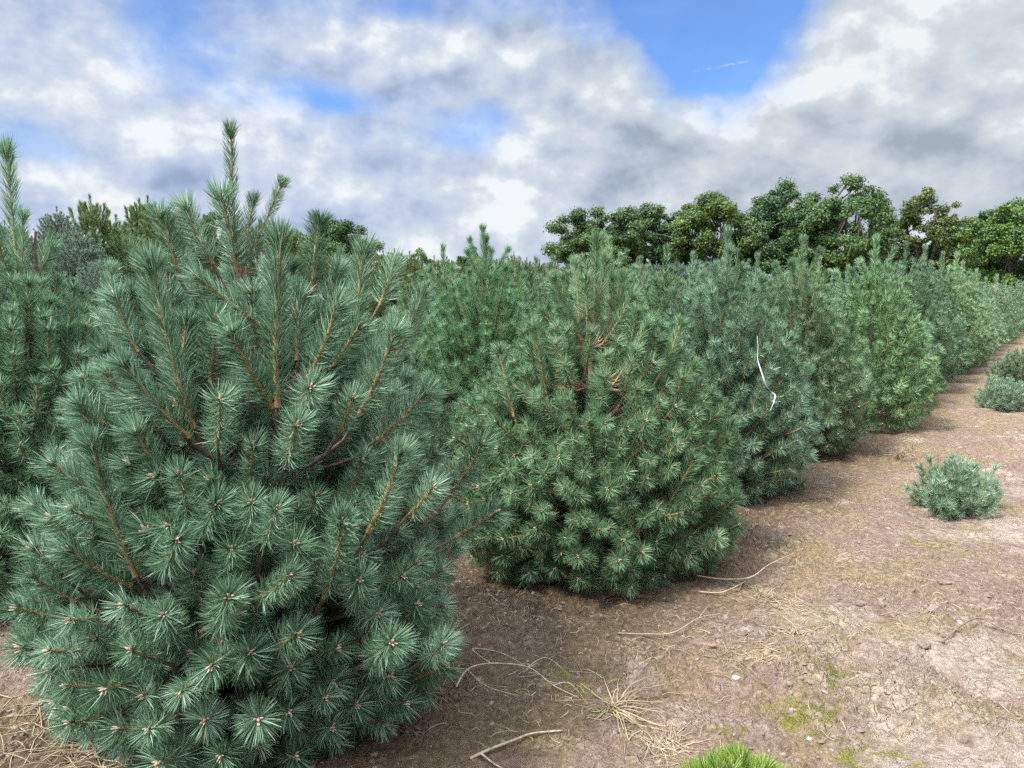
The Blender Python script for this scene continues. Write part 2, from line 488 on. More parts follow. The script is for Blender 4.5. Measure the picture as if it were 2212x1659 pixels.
def fill_shoots(rng, env, zlo, zhi, dmin_lo, dmin_hi, len_lo, len_hi, layers, avoid=(), tries=2600, el_lo=8, el_hi=72, elp=1.25, tips0=None, lobe=0.07, loc=None, clear_r=0.065):
    """dart throwing over a rotation envelope: list of (base, dir, L)"""
    zs = np.array([e[0] for e in env])
    rs = np.array([e[1] for e in env])
    out = []
    T = np.zeros((0, 3)) if tips0 is None else np.array(tips0, float).reshape(-1, 3)
    nlobe = rng.integers(5, 8)
    if loc is not None:      # keep the long candles free of smaller shoots in front of them
        SP = np.array([A + (B - A) * f for (A, B, r_) in avoid if np.linalg.norm(B - A) > 0.16 for f in (0.15, 0.4, 0.65, 0.9)]) + loc - np.array([0, 0, CAM_H])
        SEED = np.linalg.norm(SP, axis=1)
        SEE = SP / SEED[:, None]
    ph0 = rng.random() * 6.28
    for (f0, f1, k) in layers:
        for _ in range(int(tries * k)):
            z = zlo + (zhi - zlo) * rng.random()
            r = float(np.interp(z, zs, rs))
            if rng.random() > (r + 0.08) / (rs.max() + 0.08):
                continue
            a = rng.random() * 2 * math.pi
            lob = 1 + lobe * math.sin(nlobe * a + ph0 + 5 * z) + lobe * 0.8 * math.sin(2 * a + 2 * ph0)
            f = f0 + (f1 - f0) * rng.random()
            u = (z - zlo) / (zhi - zlo)
            tip = np.array([math.cos(a) * r * f * lob, math.sin(a) * r * f * lob, z])
            dm = dmin_lo + (dmin_hi - dmin_lo) * u
            if len(T) and np.min(np.sum((T - tip) ** 2, 1)) < dm * dm:
                continue
            L = (len_lo + (len_hi - len_lo) * u ** 1.3) * (0.7 + 0.6 * rng.random())
            e = R(el_lo + (el_hi - el_lo) * u ** elp + rng.normal(0, 9))
            aa = a + rng.normal(0, 0.22)
            d = np.array([math.cos(aa) * math.cos(e), math.sin(aa) * math.cos(e), math.sin(e)])
            bad = False
            for (A, B, rad) in avoid:
                AB = B - A
                q = np.clip(((tip - A) @ AB) / (AB @ AB), 0, 1)
                if np.sum((A + q * AB - tip) ** 2) < rad * rad:
                    bad = True
                    break
            if bad:
                continue
            base = tip - d * L
            if loc is not None and len(SEE):
                q = np.array([base + (tip + d * 0.04 - base) * f for f in (0.0, 0.35, 0.7, 1.0)]) + loc - np.array([0, 0, CAM_H])
                al = q @ SEE.T
                ds = np.sqrt(np.maximum(np.sum(q * q, 1)[:, None] - al * al, 0))
                if np.any((ds < clear_r) & (al < SEED[None] - 0.01)):
                    continue
            T = np.vstack([T, tip])
            out.append((base, d, L))
    return out

def limbs(g, rng, shoots, H, r_trunk, top=None, mat=0, k=6, lean=(0, 0), whorls=6, rl=0.008, tk=8, ztop_r=0.006):
    """trunk with whorls of limbs that reach every shoot"""
    n = 14
    z = np.linspace(-0.05, H, n)
    wv = np.cumsum(rng.normal(0, 0.008, (n, 2)), axis=0)
    P = np.stack([lean[0] * z / H + wv[:, 0], lean[1] * z / H + wv[:, 1], z], -1)
    tube(g, P, r_trunk * (1 - z / H) ** 0.8 + ztop_r, tk, mat)
    wz = np.linspace(0.12, H * 0.9, whorls)
    for (b, d, L) in shoots:
        hr = math.hypot(b[0], b[1])
        if hr < 0.03:
            continue
        za = max(0.06, b[2] - (0.15 + 0.4 * max(d[2], 0)) * hr)
        za = float(wz[np.argmin(np.abs(wz - za))])
        za = min(za, max(0.06, b[2] + 0.1))
        a = np.array([np.interp(za, z, P[:, 0]), np.interp(za, z, P[:, 1]), za])
        out = np.array([b[0], b[1], 0]) / hr
        C = bez(a, a + out * hr * 0.45 + np.array([0, 0, 0.02]), b - d * hr * 0.35, b + d * 0.01, 6)
        tube(g, C, np.linspace(rl * (0.8 + hr * 0.7), rl * 0.72, 6), 5 if k > 4 else 3, mat, cap=False)

exec_order = []
ORD = ['nearest', 'second', 'third', 'fourth', 'fifth', 'sixth', 'seventh', 'eighth', 'ninth', 'tenth', 'eleventh', 'twelfth', 'thirteenth', 'fourteenth', 'fifteenth',
       'sixteenth', 'seventeenth', 'eighteenth', 'nineteenth', 'twentieth', 'twenty-first', 'twenty-second', 'twenty-third', 'twenty-fourth', 'twenty-fifth', 'twenty-sixth',
       'twenty-seventh', 'twenty-eighth', 'twenty-ninth', 'thirtieth', 'thirty-first', 'thirty-second', 'thirty-third', 'thirty-fourth', 'thirty-fifth', 'thirty-sixth']

# ------------------------------------------------------------------ noise for the ground
def _hash(ix, iy, seed):
    h = (ix.astype(np.int64) * 374761393 + iy.astype(np.int64) * 668265263 + seed * 1442695041) & 0xffffffff
    h = ((h ^ (h >> 13)) * 1274126177) & 0xffffffff
    h = h ^ (h >> 16)
    return (h & 0xffff) / 65535.0

def vnoise(x, y, seed):
    ix, iy = np.floor(x), np.floor(y)
    fx, fy = x - ix, y - iy
    fx = fx * fx * fx * (fx * (fx * 6 - 15) + 10)
    fy = fy * fy * fy * (fy * (fy * 6 - 15) + 10)
    a, b = _hash(ix, iy, seed), _hash(ix + 1, iy, seed)
    c, d = _hash(ix, iy + 1, seed), _hash(ix + 1, iy + 1, seed)
    return (a + (b - a) * fx) * (1 - fy) + (c + (d - c) * fx) * fy - 0.5

def fbm(x, y, seed, o=4, g=0.5):
    s, a = 0, 1.0
    for i in range(o):
        s = s + a * vnoise(x, y, seed + i)
        x, y, a = x * 2.03 + 7.1, y * 2.03 + 3.7, a * g
    return s

def worley(x, y, seed):
    ix, iy = np.floor(x), np.floor(y)
    f1 = np.full(np.shape(x), 9.0)
    f2 = np.full(np.shape(x), 9.0)
    idv = np.zeros(np.shape(x))
    for dx in (-1, 0, 1):
        for dy in (-1, 0, 1):
            cx, cy = ix + dx, iy + dy
            px = cx + _hash(cx, cy, seed)
            py = cy + _hash(cx, cy, seed + 5)
            d = np.hypot(x - px, y - py)
            nearer = d < f1
            f2 = np.where(nearer, f1, np.minimum(f2, d))
            idv = np.where(nearer, _hash(cx, cy, seed + 9), idv)
            f1 = np.where(nearer, d, f1)
    return f1, f2, idv

ROW_DIR = unit(np.array([1.22, 1.68]))
ROW_N = np.array([ROW_DIR[1], -ROW_DIR[0]])       # points to the bare path on the right
def row_dist(x, y):
    return (x - 0.49) * ROW_N[0] + (y - 4.6) * ROW_N[1]

def ground_z(x, y):
    x, y = np.asarray(x, float), np.asarray(y, float)
    near = 1 / (1 + (np.hypot(x, y) / 14.0) ** 2)
    z = 0.035 * fbm(x * 0.5, y * 0.5, 3, 3)
    z = z + near * 0.03 * fbm(x * 2.6, y * 2.6, 11, 4, 0.55)
    wx, wy = x + 0.10 * vnoise(x * 5, y * 5, 41), y + 0.10 * vnoise(x * 5, y * 5, 47)
    f1, f2, idv = worley(wx * 9.0, wy * 9.0, 21)
    rough = np.clip(fbm(x * 1.3, y * 1.3, 31, 3) * 1.6 + 0.45, 0, 1)
    crust = np.clip((f2 - f1) * 4.0, 0, 1) * (0.3 + idv) * 0.016
    z = z + near * rough * crust
    g1, g2, gid = worley(wx * 27.0 + 3, wy * 27.0, 61)
    z = z + near * (0.25 + rough) * np.clip((g2 - g1) * 2.5, 0, 1) * gid * 0.007
    z = z - near * 0.012 * np.clip(1 - (f2 - f1) * 11, 0, 1) * np.clip(rough * 1.5 - 0.2, 0, 1)
    q = fbm(wx * 3.1, wy * 3.1, 83, 5, 0.6) * 8.0
    fr = q - np.floor(q)
    z = z + near * 0.013 * (np.floor(q) + np.clip(fr * 7, 0, 1)) * 0.8 * (0.3 + rough)
    z = z + near * 0.007 * fbm(x * 40, y * 40, 71, 3)
    return z

# ------------------------------------------------------------------ ground sheet
def build_ground():
    rr = np.concatenate([np.linspace(0.3, 1.5, 14, endpoint=False), np.geomspace(1.5, 14, 820, endpoint=False), np.geomspace(14, 60, 110, endpoint=False), np.geomspace(60, 1600, 26)])
    aa = np.concatenate([np.linspace(-math.pi, -0.78, 40, endpoint=False), np.linspace(-0.78, 0.78, 760, endpoint=False), np.linspace(0.78, math.pi, 40, endpoint=False)])
    Rr, Aa = np.meshgrid(rr, aa, indexing='ij')
    X, Y = Rr * np.sin(Aa), Rr * np.cos(Aa)
    Z = ground_z(X, Y)
    V = np.stack([X, Y, Z], -1).reshape(-1, 3)
    na = len(aa)
    i = np.arange(len(rr) - 1)[:, None] * na
    j = np.arange(na)[None, :]
    j2 = (j + 1) % na
    F = np.stack([i + j, i + na + j, i + na + j2, i + j2], -1).reshape(-1, 4)
    V = np.vstack([V, [[0, 0, 0]]])
    c = len(V) - 1
    F2 = np.stack([np.full(na, c), np.arange(na), (np.arange(na) + 1) % na, (np.arange(na) + 1) % na], -1)
    g = Geo()
    g.add(V, F)
    m, t = new_mat('bare_soil')
    tc = t.n('ShaderNodeTexCoord')
    p = tc.outputs['Object']
    sx = t.n('ShaderNodeSeparateXYZ')
    t.put(sx.inputs[0], p)
    x, y = sx.outputs[0], sx.outputs[1]
    big = t.noise(p, 0.9, 5, 0.6, 0.4)
    mid = t.noise(p, 4.5, 8, 0.68, 0.3)
    fine = t.noise(p, 34.0, 8, 0.72)
    grit = t.noise(p, 190.0, 4, 0.7)
    # distance to the row line (metres, positive on the path side)
    rd = t.math('ADD', t.math('MULTIPLY', t.math('SUBTRACT', x, 0.49), float(ROW_N[0])), t.math('MULTIPLY', t.math('SUBTRACT', y, 4.6), float(ROW_N[1])))
    v = t.math('ADD', t.math('MULTIPLY', mid, 0.5), t.math('MULTIPLY', fine, 0.5))
    soil = t.ramp(v, [(0.36, (0.095, 0.066, 0.053)), (0.44, (0.180, 0.130, 0.106)), (0.52, (0.265, 0.200, 0.166)), (0.60, (0.35, 0.283, 0.240)), (0.72, (0.45, 0.385, 0.335))])
    # pale washed crust in patches, more of it out on the path
    pf = t.math('ADD', t.math('MULTIPLY', big, 1.5), t.math('MULTIPLY', t.smooth(rd, 0.6, 2.6), 0.22))
    pf = t.math('ADD', pf, t.math('MULTIPLY', t.math('SUBTRACT', mid, 0.5), 0.9))
    pale = t.ramp(fine, [(0.28, (0.21, 0.166, 0.14)), (0.48, (0.38, 0.325, 0.285)), (0.72, (0.54, 0.485, 0.43))])
    c = t.mix(t.math('MULTIPLY', t.smooth(pf, 0.84, 1.14), 0.75), soil, pale)
    # thin straw and dried algae, yellowish
    sf = t.noise(p, 1.7, 6, 0.7, 0.6)
    sf = t.math('ADD', sf, t.math('MULTIPLY', t.smooth(rd, 2.2, 0.7), 0.06))
    straw = t.ramp(fine, [(0.3, (0.105, 0.080, 0.034)), (0.5, (0.235, 0.19, 0.088)), (0.72, (0.40, 0.335, 0.18))])
    c = t.mix(t.math('MULTIPLY', t.smooth(sf, 0.47, 0.64), 0.62), c, straw)
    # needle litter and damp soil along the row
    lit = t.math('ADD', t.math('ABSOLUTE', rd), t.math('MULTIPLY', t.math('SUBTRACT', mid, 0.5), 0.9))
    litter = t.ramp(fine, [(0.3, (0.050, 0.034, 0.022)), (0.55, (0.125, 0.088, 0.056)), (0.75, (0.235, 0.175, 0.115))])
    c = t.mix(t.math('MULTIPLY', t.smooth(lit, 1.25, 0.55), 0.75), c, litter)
    # moss cushions: patches where the photo has them, broken up by noise
    moss = None
    for (px, py, rad, wt) in [(1240, 1470, 0.30, 0.75), (1190, 1480, 0.22, 0.6), (1735, 1545, 0.20, 1.0), (1790, 1455, 0.22, 0.95), (1850, 1620, 0.16, 0.95), (2010, 1180, 0.28, 0.9), (1560, 1560, 0.12, 0.7),
                              (1890, 970, 0.5, 0.6), (1960, 1130, 0.3, 0.5), (1650, 1215, 0.22, 0.5), (1585, 1590, 0.10, 0.9), (1960, 1640, 0.12, 0.8), (1700, 1370, 0.2, 0.5), (100, 1320, 0.25, 0.5)]:
        G = ground_at(px, py)
        dx = t.math('SUBTRACT', x, float(G[0]))
        dy = t.math('SUBTRACT', y, float(G[1]))
        q = t.math('DIVIDE', t.math('ADD', t.math('MULTIPLY', dx, dx), t.math('MULTIPLY', dy, dy)), rad * rad)
        e = t.math('MULTIPLY', t.math('EXPONENT', t.math('MULTIPLY', q, -1.0)), wt)
        moss = e if moss is None else t.math('MAXIMUM', moss, e)
    mn = t.noise(p, 15.0, 6, 0.65, 0.5)
    mf = t.math('ADD', t.math('MULTIPLY', moss, 0.30), t.math('MULTIPLY', t.math('SUBTRACT', mn, 0.5), 1.0))
    mosscol = t.ramp(grit, [(0.3, (0.070, 0.078, 0.010)), (0.5, (0.150, 0.158, 0.022)), (0.7, (0.26, 0.26, 0.055))])
    c = t.mix(t.math('MULTIPLY', t.smooth(mf, 0.20, 0.33), 0.85), c, mosscol)
    # grassy land left of the rows and beyond the nursery block
    gx = t.math('ADD', t.math('ADD', rd, 9.0), t.math('MULTIPLY', t.math('SUBTRACT', big, 0.5), 1.2))
    grass = t.ramp(fine, [(0.3, (0.05, 0.085, 0.015)), (0.55, (0.13, 0.21, 0.03)), (0.75, (0.24, 0.31, 0.06))])
    c = t.mix(t.smooth(gx, 0.0, -1.0), c, grass)
    # grit
    c = t.mix(1.0, c, (1.15, 1.07, 0.98), 'MULTIPLY')
    c = t.mix(1.0, c, t.ramp(grit, [(0.3, (0.5, 0.5, 0.5)), (0.5, (1, 1, 1)), (0.70, (1.4, 1.4, 1.4))]), 'MULTIPLY')
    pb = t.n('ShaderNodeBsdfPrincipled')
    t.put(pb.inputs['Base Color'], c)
    pb.inputs['Roughness'].default_value = 0.95
    pb.inputs['Specular IOR Level'].default_value = 0.2
    wvn = t.n('ShaderNodeTexNoise')
    t.put(wvn.inputs['Vector'], p)
    wvn.inputs['Scale'].default_value = 9.0
    wvn.inputs['Detail'].default_value = 4.0
    wpos = t.n('ShaderNodeVectorMath', operation='MULTIPLY_ADD')
    t.put(wpos.inputs[0], wvn.outputs['Color'])
    wpos.inputs[1].default_value = (0.12, 0.12, 0)
    t.put(wpos.inputs[2], p)
    vor = t.n('ShaderNodeTexVoronoi', feature='DISTANCE_TO_EDGE', voronoi_dimensions='2D')
    t.put(vor.inputs['Vector'], wpos.outputs[0])
    vor.inputs['Scale'].default_value = 16.0
    crk = t.math('MULTIPLY', t.smooth(vor.outputs['Distance'], 0.0, 0.10), t.smooth(mid, 0.46, 0.60))
    hgt = t.math('ADD', t.math('ADD', t.math('MULTIPLY', fine, 1.3), t.math('MULTIPLY', grit, 0.4)), t.math('MULTIPLY', crk, 1.0))
    b = t.n('ShaderNodeBump')
    b.inputs['Strength'].default_value = 0.9
    b.inputs['Distance'].default_value = 0.026
    t.put(b.inputs['Height'], hgt)
    t.put(pb.inputs['Normal'], b.outputs[0])
    o = t.n('ShaderNodeOutputMaterial')
    t.put(o.inputs[0], pb.outputs[0])
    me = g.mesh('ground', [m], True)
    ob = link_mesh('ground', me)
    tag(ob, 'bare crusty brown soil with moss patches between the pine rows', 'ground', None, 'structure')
build_ground()

def gz(x, y):
    return float(ground_z(np.array([x]), np.array([y]))[0])

# ------------------------------------------------------------------ shoot kinds
HERO_CLS = [(0.45, 54, 34, 1500), (0.33, 58, 36, 1150), (0.22, 68, 42, 800), (0.14, 80, 50, 540), (0.10, 86, 54, 410)]
K_BIG = Kind(1, 0.074, 0.0025, 0.72, 3, HERO_CLS, 1.2)
K_LEAD = Kind(2, 0.056, 0.0021, 0.9, 3, [(0.50, 55, 28, 760), (0.25, 56, 30, 480)], 1.1, curl=0.5, r=0.0058)
K_TWO = Kind(3, 0.068, 0.0028, 0.56, 3, HERO_CLS, 0.95, curl=0.1, wob=0.5)
K_MID = Kind(4, 0.070, 0.0032, 0.42, 2, HERO_CLS, 1.0, budk=4, budn=4, r=0.006)
K_FAR = Kind(5, 0.078, 0.0062, 0.23, 2, [(0.40, 54, 34, 1200), (0.22, 68, 42, 760), (0.12, 84, 50, 460)], 1.3, budk=3, budn=2, r=0.0055)
K_VFAR = Kind(6, 0.088, 0.0135, 0.10, 1, [(0.40, 54, 34, 1200), (0.22, 68, 40, 760), (0.12, 84, 48, 460)], 1.0, budn=0, r=0.007)

def mat_from_shoot(b, d, L, kl, rng, roll=None):
    kl, bend = kl
    sl = L / kl
    s = 0.78 + 0.34 * rng.random()
    d = unit(d)
    if abs(d[2]) > 0.95 and roll is None:
        a = rng.random() * 6.28
        u = np.array([math.cos(a), math.sin(a), 0.0])
    else:
        u = np.array([0, 0, 1.0])
    u = unit(u - d * (u @ d))                     # shoots sweep upward towards the tip
    z = unit(d - u * bend * s / sl)
    x = unit(u - z * (u @ z))
    x = unit(x + 0.25 * rng.normal() * np.cross(z, x))
    M = np.eye(4)
    M[:3, 0] = x * s
    M[:3, 1] = np.cross(z, x) * s
    M[:3, 2] = z * sl
    M[:3, 3] = b
    return M

PROTO_ME = {}
def proto_mesh(kind, kl, i, needle_m):
    kl = kl[0]
    key = (id(kind), kl, i, needle_m.name)
    if key not in PROTO_ME:
        gn, gb = kind.protos[kl][i][:2]
        PROTO_ME[key] = (gn.mesh('shoot', [needle_m, M_STEM]), gb.mesh('bud_cluster', [M_BUD], True))
    return PROTO_ME[key]

def hero_pine(loc, label, shoots, kinds, needle_m, rng, H, r_trunk, n_parts, group, color=(1, 1, 1), lean=(0, 0), bark=M_BARK, whorls=6):
    root = empty('pine_tree', loc)
    tag(root, label, 'pine tree', group)
    g = Geo()
    limbs(g, rng, [(b, d, L) for (b, d, L, k) in shoots], H, r_trunk, lean=lean, whorls=whorls)
    g.build('trunk', [bark], root, True)
    cl = np.array(loc)
    camp = np.array([0, 0, CAM_H])
    def score(s):
        b, d, L, k = s
        tip = b + d * L + cl
        v = unit(camp - tip)
        hor = unit(np.array([b[0], b[1], 0]) + d * 0.2)
        vis = 0.6 * (hor @ v) + 0.5 * L + 0.45 * b[2] / H
        return -vis
    order = sorted(range(len(shoots)), key=lambda i: score(shoots[i]))
    keep = set(order[:n_parts])
    rest, restb = Geo(), Geo()
    for i, (b, d, L, k) in enumerate(shoots):
        kl, v, (gn, gb) = kinds[k].pick(L, rng)
        Mx = mat_from_shoot(b, d, L, kl, rng)
        if i in keep:
            mn, mb = proto_mesh(kinds[k], kl, v, needle_m)
            so = link_mesh('shoot', mn, root, M=Mx, color=color)
            link_mesh('bud_cluster', mb, so)
        else:
            rest.add_geo(gn, Mx, rng.normal(0, 0.14))
            q = Geo()
            V, F, MM, T = gb.arrays()
            q.add(V, F, 2)
            rest.add_geo(q, Mx)
    o = rest.build('crown', [needle_m, M_STEM, M_BUD], root)
    o.color = (*color, 1)
    if n_parts >= 100:
        o['kind'] = 'stuff'
    return root

def heroes_from_px(lst, loc):
    out = []
    for (bx, by, bd, tx, ty, td, k) in lst:
        b, t = at(bx, by, bd) - loc, at(tx, ty, td) - loc
        out.append((b, unit(t - b), float(np.linalg.norm(t - b)), k))
    return out

GROUP1 = 'pines in the front row along the bare path'
GROUP2 = 'pines in the second row'
GROUP3 = 'pines in the third row'
GROUP4 = 'pines in the fourth row'

# ------------------------------------------------------------------ nearest pine
def tree_one():
    rng = np.random.default_rng(101)
    loc = np.array([-1.00, 2.95, 0.0])
    loc[2] = gz(loc[0], loc[1])
    H1 = [(515, 585, 2.95, 500, 285, 2.93, 1), (512, 585, 2.95, 474, 430, 2.88, 0), (520, 585, 2.95, 608, 395, 3.0, 1), (530, 560, 3.0, 548, 435, 3.05, 1),
          (460, 570, 2.85, 402, 448, 2.8, 0), (385, 600, 2.8, 346, 468, 2.75, 0), (675, 630, 2.95, 692, 480, 3.0, 0),
          (420, 925, 2.50, 330, 572, 2.42, 0), (600, 880, 2.55, 606, 522, 2.55, 0), (588, 880, 2.5, 503, 716, 2.36, 0), (665, 815, 2.55, 727, 662, 2.5, 0),
          (768, 700, 2.75, 787, 542, 2.75, 0), (776, 895, 2.55, 847, 718, 2.5, 0), (410, 945, 2.45, 270, 790, 2.36, 0), (294, 1245, 2.36, 195, 957, 2.3, 0),
          (795, 1150, 2.35, 870, 976, 2.28, 0), (455, 825, 2.55, 468, 690, 2.5, 0), (720, 790, 2.6, 776, 706, 2.6, 0), (470, 965, 2.4, 478, 863, 2.3, 0),
          (615, 1005, 2.35, 643, 917, 2.25, 0), (815, 950, 2.6, 920, 848, 2.6, 0), (985, 1050, 2.75, 1036, 960, 2.7, 0), (985, 1160, 2.8, 1068, 1108, 2.8, 0),
          (645, 890, 2.45, 672, 836, 2.35, 0), (735, 930, 2.45, 763, 860, 2.4, 0), (150, 1260, 2.5, 72, 1182, 2.45, 0), (165, 1300, 2.45, 72, 1244, 2.4, 0), (285, 1265, 2.4, 152, 1187, 2.3, 0),
          (350, 1225, 2.25, 384, 1166, 2.12, 0), (570, 1175, 2.2, 598, 1097, 2.08, 0), (480, 1350, 2.2, 483, 1287, 2.02, 0), (430, 1150, 2.3, 475, 1085, 2.15, 0), (560, 1290, 2.2, 627, 1243, 2.06, 0),
          (800, 1425, 2.3, 848, 1385, 2.14, 0), (920, 1425, 2.4, 957, 1392, 2.3, 0), (770, 1300, 2.35, 780, 1250, 2.2, 0), (700, 1290, 2.3, 757, 1118, 2.1, 0), (255, 930, 2.6, 190, 890, 2.6, 0),
          (885, 1110, 2.5, 935, 1052, 2.45, 0), (640, 780, 2.75, 645, 640, 2.85, 0), (300, 760, 2.7, 250, 640, 2.7, 0), (850, 780, 2.85, 910, 640, 2.95, 0), (560, 700, 2.7, 430, 600, 2.6, 0),
          (820, 660, 2.95, 850, 570, 3.0, 0), (380, 880, 2.5, 395, 700, 2.6, 0)]
    sh = heroes_from_px(H1, loc)
    av = [(b, b + d * (L + 0.04), 0.085) for (b, d, L, k) in sh]
    env = [(0.0, 0.52), (0.10, 0.68), (0.3, 0.80), (0.55, 0.83), (0.9, 0.75), (1.2, 0.64), (1.5, 0.50), (1.75, 0.33), (1.92, 0.10)]
    fs = fill_shoots(rng, env, 0.06, 1.74, 0.098, 0.145, 0.10, 0.31, [(0.86, 1.02, 2.2), (0.5, 0.82, 1.2)], av, el_lo=2, el_hi=78, elp=0.85, loc=loc)
    sh += [(b, d, L, 0) for (b, d, L) in fs]
    print('tree one shoots', len(sh))
    hero_pine(loc, 'large blue-green pine with long needles and a tall dark leader, nearest of all', sh, [K_BIG, K_LEAD], M_SCOTS, rng, 1.72, 0.034, 100, GROUP1, (0.95, 1.0, 1.0))
tree_one()

def tree_two():
    rng = np.random.default_rng(102)
    loc = np.array([0.50, 4.6, 0.0])
    loc[2] = gz(loc[0], loc[1])
    H2 = [(1283, 700, 4.6, 1288, 518, 4.6, 0), (1278, 740, 4.5, 1306, 562, 4.5, 0), (1256, 735, 4.5, 1196, 600, 4.45, 0), (1250, 700, 4.6, 1240, 570, 4.7, 0), (1300, 745, 4.5, 1365, 640, 4.45, 0),
          (1265, 800, 4.4, 1275, 718, 4.3, 0), (1180, 850, 4.3, 1150, 706, 4.25, 0), (1330, 825, 4.3, 1396, 700, 4.3, 0), (1190, 875, 4.2, 1102, 828, 4.15, 0), (1345, 860, 4.25, 1372, 755, 4.2, 0),
          (1140, 965, 4.15, 1072, 912, 4.05, 0), (1110, 900, 4.25, 1080, 760, 4.3, 0), (1330, 720, 4.6, 1345, 600, 4.65, 0), (1220, 930, 4.1, 1170, 860, 4.0, 0), (1420, 820, 4.4, 1470, 700, 4.45, 0),
          (1380, 1160, 3.95, 1335, 1100, 3.85, 0), (1500, 1150, 4.3, 1590, 1075, 4.25, 0), (1450, 1080, 4.1, 1500, 990, 4.1, 0)]
    sh = heroes_from_px(H2, loc)
    av = [(b, b + d * (L + 0.03), 0.08) for (b, d, L, k) in sh]
    av.append((at(1262, 745, 4.58) - loc, at(1258, 885, 4.58) - loc, 0.08))      # the bare stretch of stem
    env = [(0.0, 0.52), (0.1, 0.70), (0.3, 0.83), (0.6, 0.84), (0.95, 0.74), (1.25, 0.54), (1.5, 0.36), (1.72, 0.19), (1.88, 0.05)]
    fs = fill_shoots(rng, env, 0.05, 1.74, 0.092, 0.122, 0.10, 0.28, [(0.86, 1.0, 2.1), (0.5, 0.8, 0.8)], av, el_lo=2, el_hi=76, elp=0.9, loc=loc, clear_r=0.055)
    sh += [(b, d, L, 0) for (b, d, L) in fs]
    print('tree two shoots', len(sh))
    hero_pine(loc, 'mid green pine with twisted needles and a bare pale stem, second in the front row', sh, [K_TWO], M_GREEN, rng, 1.46, 0.026, 100, GROUP1, (1.02, 1.09, 1.16), bark=M_PALEBARK)
tree_two()

# ------------------------------------------------------------------ plantation pines
def scots_shoots(rng, H, Wd, dmin=0.115, inner=0.6, leader=0.38, tries=2200, lhi=0.30):
    zc = H - leader
    env = [(0.0, 0.55 * Wd), (0.06 * zc, 0.8 * Wd), (0.2 * zc, 0.97 * Wd), (0.4 * zc, Wd), (0.6 * zc, 0.84 * Wd), (0.78 * zc, 0.66 * Wd), (0.92 * zc, 0.44 * Wd), (zc, 0.2 * Wd)]
    sh = []
    top = np.array([0, 0, zc - 0.12])
    sh.append((top, unit(np.array([rng.normal(0, 0.03), rng.normal(0, 0.03), 1])), leader + 0.1))
    k = int(rng.integers(4, 7))
    a0 = rng.random() * 6
    for i in range(k):
        a = a0 + i * 2 * math.pi / k
        e = R(62 + rng.normal(0, 6))
        sh.append((top + np.array([0, 0, -0.03 * rng.random()]), np.array([math.cos(a) * math.cos(e), math.sin(a) * math.cos(e), math.sin(e)]), min(leader, 0.46) * (0.65 + 0.45 * rng.random())))
    for i in range(7):
        a = a0 + 0.4 + i * 0.9
        e = R(70 + rng.normal(0, 6))
        rr = Wd * (0.2 + 0.25 * rng.random())
        sh.append((np.array([math.cos(a) * rr, math.sin(a) * rr, zc - 0.22 - 0.5 * rr]), np.array([math.cos(a) * math.cos(e), math.sin(a) * math.cos(e), math.sin(e)]), min(leader, 0.46) * (0.6 + 0.45 * rng.random())))
    tips = [b + d * L for (b, d, L) in sh]
    sh += fill_shoots(rng, env, 0.05, zc - 0.02, dmin, dmin * 1.15, 0.11, lhi, [(0.86, 1.0, 1.0), (0.5, 0.78, inner)], (), tries, 4, 76, 0.95, tips)
    return sh

def merged_crown(rng, shoots, kind, needle_m, name='crown'):
    g = Geo()
    for (b, d, L) in shoots:
        kl, v, (gn, gb) = kind.pick(L, rng)
        Mx = mat_from_shoot(b, d, L, kl, rng)
        g.add_geo(gn, Mx, rng.normal(0, 0.12))
        if gb.n:
            q = Geo()
            V, F, MM, T = gb.arrays()
            q.add(V, F, 2)
            g.add_geo(q, Mx)
    return g.mesh(name, [needle_m, M_STEM, M_BUD])

def trunk_mesh(rng, shoots, H, r, simple=False, bark=M_BARK, whorls=6):
    g = Geo()
    limbs(g, rng, shoots[::4] if simple else shoots, H, r, k=4, whorls=whorls)
    return g.mesh('trunk', [bark], True)

def row_pos(row, k):
    base = np.array([0.49, 4.6]) - ROW_N * 2.36 * (row - 1)
    return base + np.array([1.22, 1.68]) * k

TINT = [(1, 1.02, 0.92), (0.96, 1.02, 0.93), (1.02, 1.04, 0.88), (0.97, 1.0, 0.97), (1.06, 1.07, 0.86), (1, 1.04, 0.9)]
def near_pine(row, k, seed, H, Wd, label, needle_m, n_parts, group, tint, off=(0, 0), leader=0.46, dmin=0.113, inner=0.7):
    rng = np.random.default_rng(seed)
    p = row_pos(row, k) + np.array(off)
    loc = np.array([p[0], p[1], gz(p[0], p[1])])
    sh = [(b, d, L, 0) for (b, d, L) in scots_shoots(rng, H, Wd, dmin, inner, leader, 3000)]
    return hero_pine(loc, label, sh, [K_MID], needle_m, rng, H - 0.45, 0.03, n_parts, group, tint)

near_pine(1, 1, 201, 2.12, 0.77, 'blue-green pine with a white tape hanging in it, third in the front row', M_SCOTS, 60, GROUP1, (0.95, 1.0, 0.99))
near_pine(1, 2, 202, 2.18, 0.77, 'mid green pine just behind the taped pine, fourth in the front row', M_SCOTS, 40, GROUP1, (1.04, 1.06, 0.94))
near_pine(2, -1.0, 203, 2.40, 0.95, 'tall dark green pine cut off by the left edge, left of the nearest pine', M_SCOTS, 60, GROUP2, (0.9, 1.0, 0.92), (-0.10, 0), 0.68, 0.10, 1.1)
near_pine(2, 0.05, 204, 1.95, 0.82, 'pine of the second row mostly hidden behind the nearest pine', M_SCOTS, 20, GROUP2, (1, 1, 0.95))
near_pine(2, 1.0, 205, 2.22, 0.84, 'slim green pine with a bristly leader showing between the two nearest pines', M_GREEN, 60, GROUP2, (0.8, 1.0, 0.95), (-0.08, 0))

